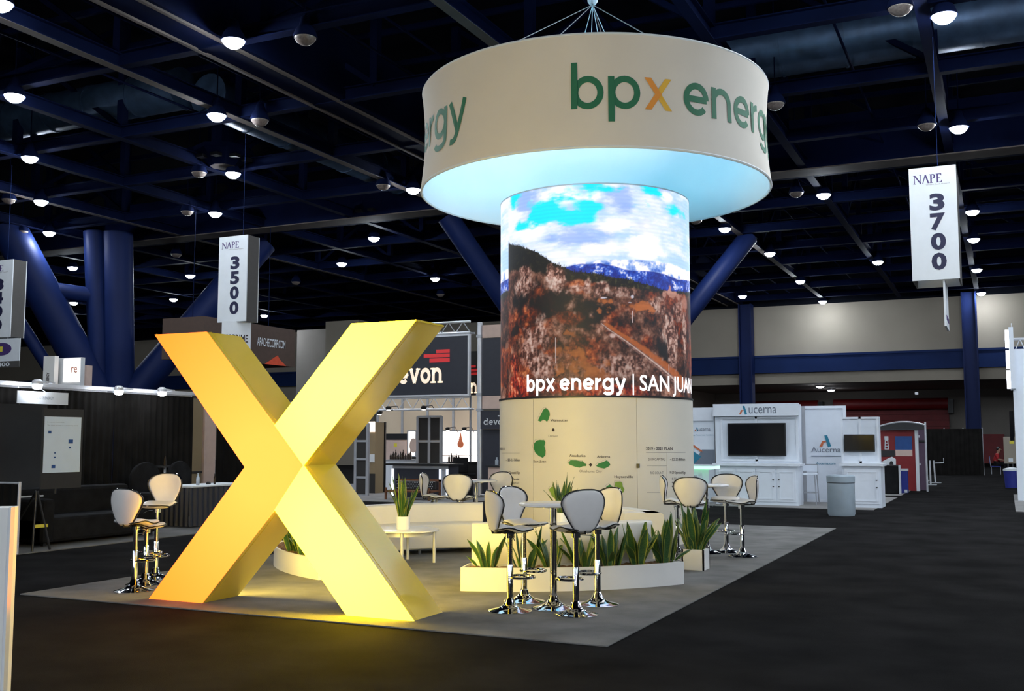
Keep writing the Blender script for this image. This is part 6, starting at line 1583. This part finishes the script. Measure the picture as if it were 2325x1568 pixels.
for k, (a, b, Y, lab) in enumerate(((2094, 2086, 38.5, 'slanting silver stand leaning by the purple partition'), (2111, 2113, 41.0, 'upright silver stand before the black drape wall'), (2120, 2124, 43.0, 'silver stand with a side bracket before the black drape wall'))):
    p0 = at_z(b, 1095 - 5*k, 0.012); p0 = at_y(b, 1090, Y); p1 = at_y(a, 1045, Y)
    t = thing('display_stand', lab, 'stand', (p0.x, Y, 0.0)); MB().tube([(p0.x, Y, 0.02), (p1.x, Y, p1.z)], 0.03, 8).build('pole', M_ALU, t); MB().box(p0.x-0.2, p0.x+0.2, Y-0.2, Y+0.2, 0.0, 0.02).build('base', M_GREYALU, t)
    if k != 1: MB().tube([(p1.x, Y, p1.z-0.1), (p1.x+(0.35 if k else -0.35), Y, p1.z-0.08), (p1.x+(0.35 if k else -0.35), Y, p1.z+0.1)], 0.02, 6).build('bracket', M_ALU, t)
l = rect_y(2103, 973, 2232, 1078, 53.5)
drape_y(53.5, l[0], l[1], 0.0, l[3], 'tall black drape wall closing the aisle at the right', n=3, rail=False)
# right white tower
YZ = 31.0
l = rect_y(2304, 800, 2350, 1125, YZ)
t = thing('booth_tower', 'white booth tower cut by the right edge of the picture', 'booth wall', (l[0]+0.3, YZ, 0.0))
MB().box(l[0], l[0]+1.2, YZ, YZ+0.6, 0.021, l[3]+0.1).build('tower_body', M_AUC, t)
MB().box(l[0]+0.42, l[0]+0.7, YZ-0.01, YZ, 0.5, 0.6).build('purple_print', M_PURPLEINK, t)
MB().box(l[0]-0.12, l[0]-0.02, YZ+0.5, YZ+2.5, 1.6, 2.4).build('side_screen', M_TV, t)
s0 = rect_y(2285, 742, 2303, 882, YZ-0.5)
t2 = thing('lit_sign', 'bright white letter sign seen edge-on at the right edge', 'sign', (s0[1], YZ-0.5, s0[2]))
MB().box(s0[0]+0.08, s0[1], YZ-0.5, YZ+0.7, s0[2], s0[3]).build('sign_box', M_AUC, t2)
for k in range(3):
    z = s0[2] + (s0[3]-s0[2])*(k+0.5)/3; h = (s0[3]-s0[2])/6.6
    MB().prism([(YZ-0.45 + 0.5 + 0.5*math.cos(q*PI/8), z + h*math.sin(q*PI/8)) for q in range(16)], s0[0]-0.01, s0[0]+0.08, 'x').build('lit_letter', M_COOLSIGN, t2)
MB().tube([(s0[1]-0.03, YZ, s0[3]), (s0[1]-0.03, YZ, s0[3]+0.15)], 0.015, 6).build('finial', M_ALU, t2)
MB().box(s0[1]-0.02, l[0]+1.3, YZ+0.1, YZ+0.2, s0[2]+0.85, s0[2]+0.97).build('bracket', M_ALU, t2)
l3 = rect_y(2302, 768, 2350, 800, YZ+0.2); truss(l3[0], l3[1]+1.0, l3[2], l3[3], YZ+0.3, 'silver truss joining the white tower at the right edge', 5)
MB().box(l3[0]+0.3, l3[0]+0.36, YZ+0.28, YZ+0.34, l[3], l3[2]).build('upright', M_ALU, t)
tag(MB().box(0.13, 5, 26.4, 34.5, 0, 0.02).build('booth_carpet', M_PALECARPET), 'pale carpet edge at the right border', 'carpet')
l = rect_y(2279, 991, 2303, 1052, 44.0)
t = thing('notice_board', 'beige notice panel with a yellow sticker left of the white tower', 'display', (l[0], 44.0, 0.0)); MB().box(l[0], l[1]+0.3, 44.0, 44.08, l[2], l[3]).build('panel', M_WALL, t); MB().box(l[0]+0.1, l[0]+0.16, 44.02, 44.08, 0, l[2]).build('leg', M_BLACK, t); MB().box(l[1]-0.1, l[1]-0.04, 44.02, 44.08, 0, l[2]).build('leg', M_BLACK, t)
pbox(2292, 1000, 2302, 1007, 43.98, 0.02, 'sticker', M_YELLOW, t); pbox(2290, 1040, 2300, 1048, 43.98, 0.02, 'paper', M_SIGN, t)
p = at_z(2299, 1107)
t = thing('waste_bin', 'dark blue waste bin with a white bag at the foot of the white tower', 'bin', (p.x, p.y, 0)); MB().lathe([(0.22, 0), (0.27, 0.62)], 16, p).build('bin_body', M_BLUEBIN, t, smooth=True); MB().lathe([(0.28, 0.58), (0.27, 0.64), (0.05, 0.70)], 16, p).build('bag', M_SIGN, t, smooth=True)

# person in a red shirt, seated far down the aisle
def skin_body(name, verts, edges, radii, m, parent=None, root=0):
    me = bpy.data.meshes.new(name); me.from_pydata(verts, edges, []); o = bpy.data.objects.new(name, me); COL.objects.link(o)
    me.skin_vertices.new() if hasattr(me.skin_vertices, 'new') else None
    sk = o.modifiers.new('skin', 'SKIN'); sk.use_smooth_shade = True
    lay = me.skin_vertices[0].data
    for i, r in enumerate(radii): lay[i].radius = (r, r)
    lay[root].use_root = True
    su = o.modifiers.new('sub', 'SUBSURF'); su.levels = 2; su.render_levels = 2
    dg = bpy.context.evaluated_depsgraph_get(); dg.update()
    me2 = bpy.data.meshes.new_from_object(o.evaluated_get(dg)); bpy.data.objects.remove(o)
    for p_ in me2.polygons: p_.use_smooth = True
    me2.materials.clear(); me2.materials.append(m)
    return link(name, me2, m, parent)
pp = at_z(2262, 1076, 0.0); PB = Vector((pp.x, pp.y, 0))
person = thing('person', 'person in a red shirt and dark trousers sitting far down the aisle', 'person', PB)
def PV(x, y, z): return tuple(PB + Vector((x, y, z)))
# faces +X (picture right), leaning forward
V = [PV(0, 0, .50), PV(.02, 0, .68), PV(.07, 0, .88), PV(.11, 0, .98), PV(.14, 0, 1.08), PV(.17, 0, 1.19), PV(.19, 0, 1.26),
     PV(.08, .17, .93), PV(.12, .23, .70), PV(.34, .18, .66), PV(.42, .16, .67), PV(.08, -.17, .93), PV(.12, -.23, .70), PV(.34, -.18, .66), PV(.42, -.16, .67),
     PV(.03, .10, .49), PV(.42, .12, .50), PV(.40, .12, .10), PV(.52, .13, .04), PV(.03, -.10, .49), PV(.42, -.12, .50), PV(.40, -.12, .10), PV(.52, -.13, .04)]
E_ = [(0, 1), (1, 2), (2, 3), (3, 4), (4, 5), (5, 6), (2, 7), (7, 8), (8, 9), (9, 10), (2, 11), (11, 12), (12, 13), (13, 14), (0, 15), (15, 16), (16, 17), (17, 18), (0, 19), (19, 20), (20, 21), (21, 22)]
Rr = [.13, .12, .13, .06, .085, .10, .07, .065, .05, .04, .035, .065, .05, .04, .035, .085, .07, .05, .04, .085, .07, .05, .04]
skin_body('body', V, E_, Rr, M_SKIN, person)
skin_body('shirt', V[:4] + [V[7], V[8], V[11], V[12]], [(0, 1), (1, 2), (2, 3), (2, 4), (4, 5), (2, 6), (6, 7)], [.15, .145, .155, .07, .085, .065, .085, .065], M_REDSHIRT, person)
skin_body('trousers', [V[0], V[15], V[16], V[17], V[19], V[20], V[21]], [(0, 1), (1, 2), (2, 3), (0, 4), (4, 5), (5, 6)], [.145, .10, .085, .065, .10, .085, .065], M_BLACKFAB, person)
skin_body('hair', [PV(.12, 0, 1.10), PV(.12, 0, 1.22), PV(.18, 0, 1.31)], [(0, 1), (1, 2)], [.075, .10, .085], M_BLACK, person)
MB().box(pp.x+0.24, pp.x+0.28, pp.y-0.02, pp.y+0.02, 1.16, 1.20).build('nose', M_SKIN, person, bevel=0.01)
t = thing('folding_chair', 'dark chair under the seated person', 'chair', PB)
MB().box(PB.x-0.22, PB.x+0.22, PB.y-0.22, PB.y+0.22, 0.35, 0.385).build('seat', M_BLUEBIN, t); MB().box(PB.x-0.28, PB.x-0.24, PB.y-0.22, PB.y+0.22, 0.5, 0.85).build('backrest', M_BLUEBIN, t)
for sx in (-0.2, 0.2):
    for sy in (-0.2, 0.2): MB().tube([(PB.x+sx, PB.y+sy, 0), (PB.x+sx, PB.y+sy, 0.35)], 0.015, 6).build('leg', M_ALU, t)
for sy in (-0.21, 0.21): MB().tube([(PB.x-0.22, PB.y+sy, 0.36), (PB.x-0.27, PB.y+sy, 0.84)], 0.015, 6).build('back_post', M_ALU, t)
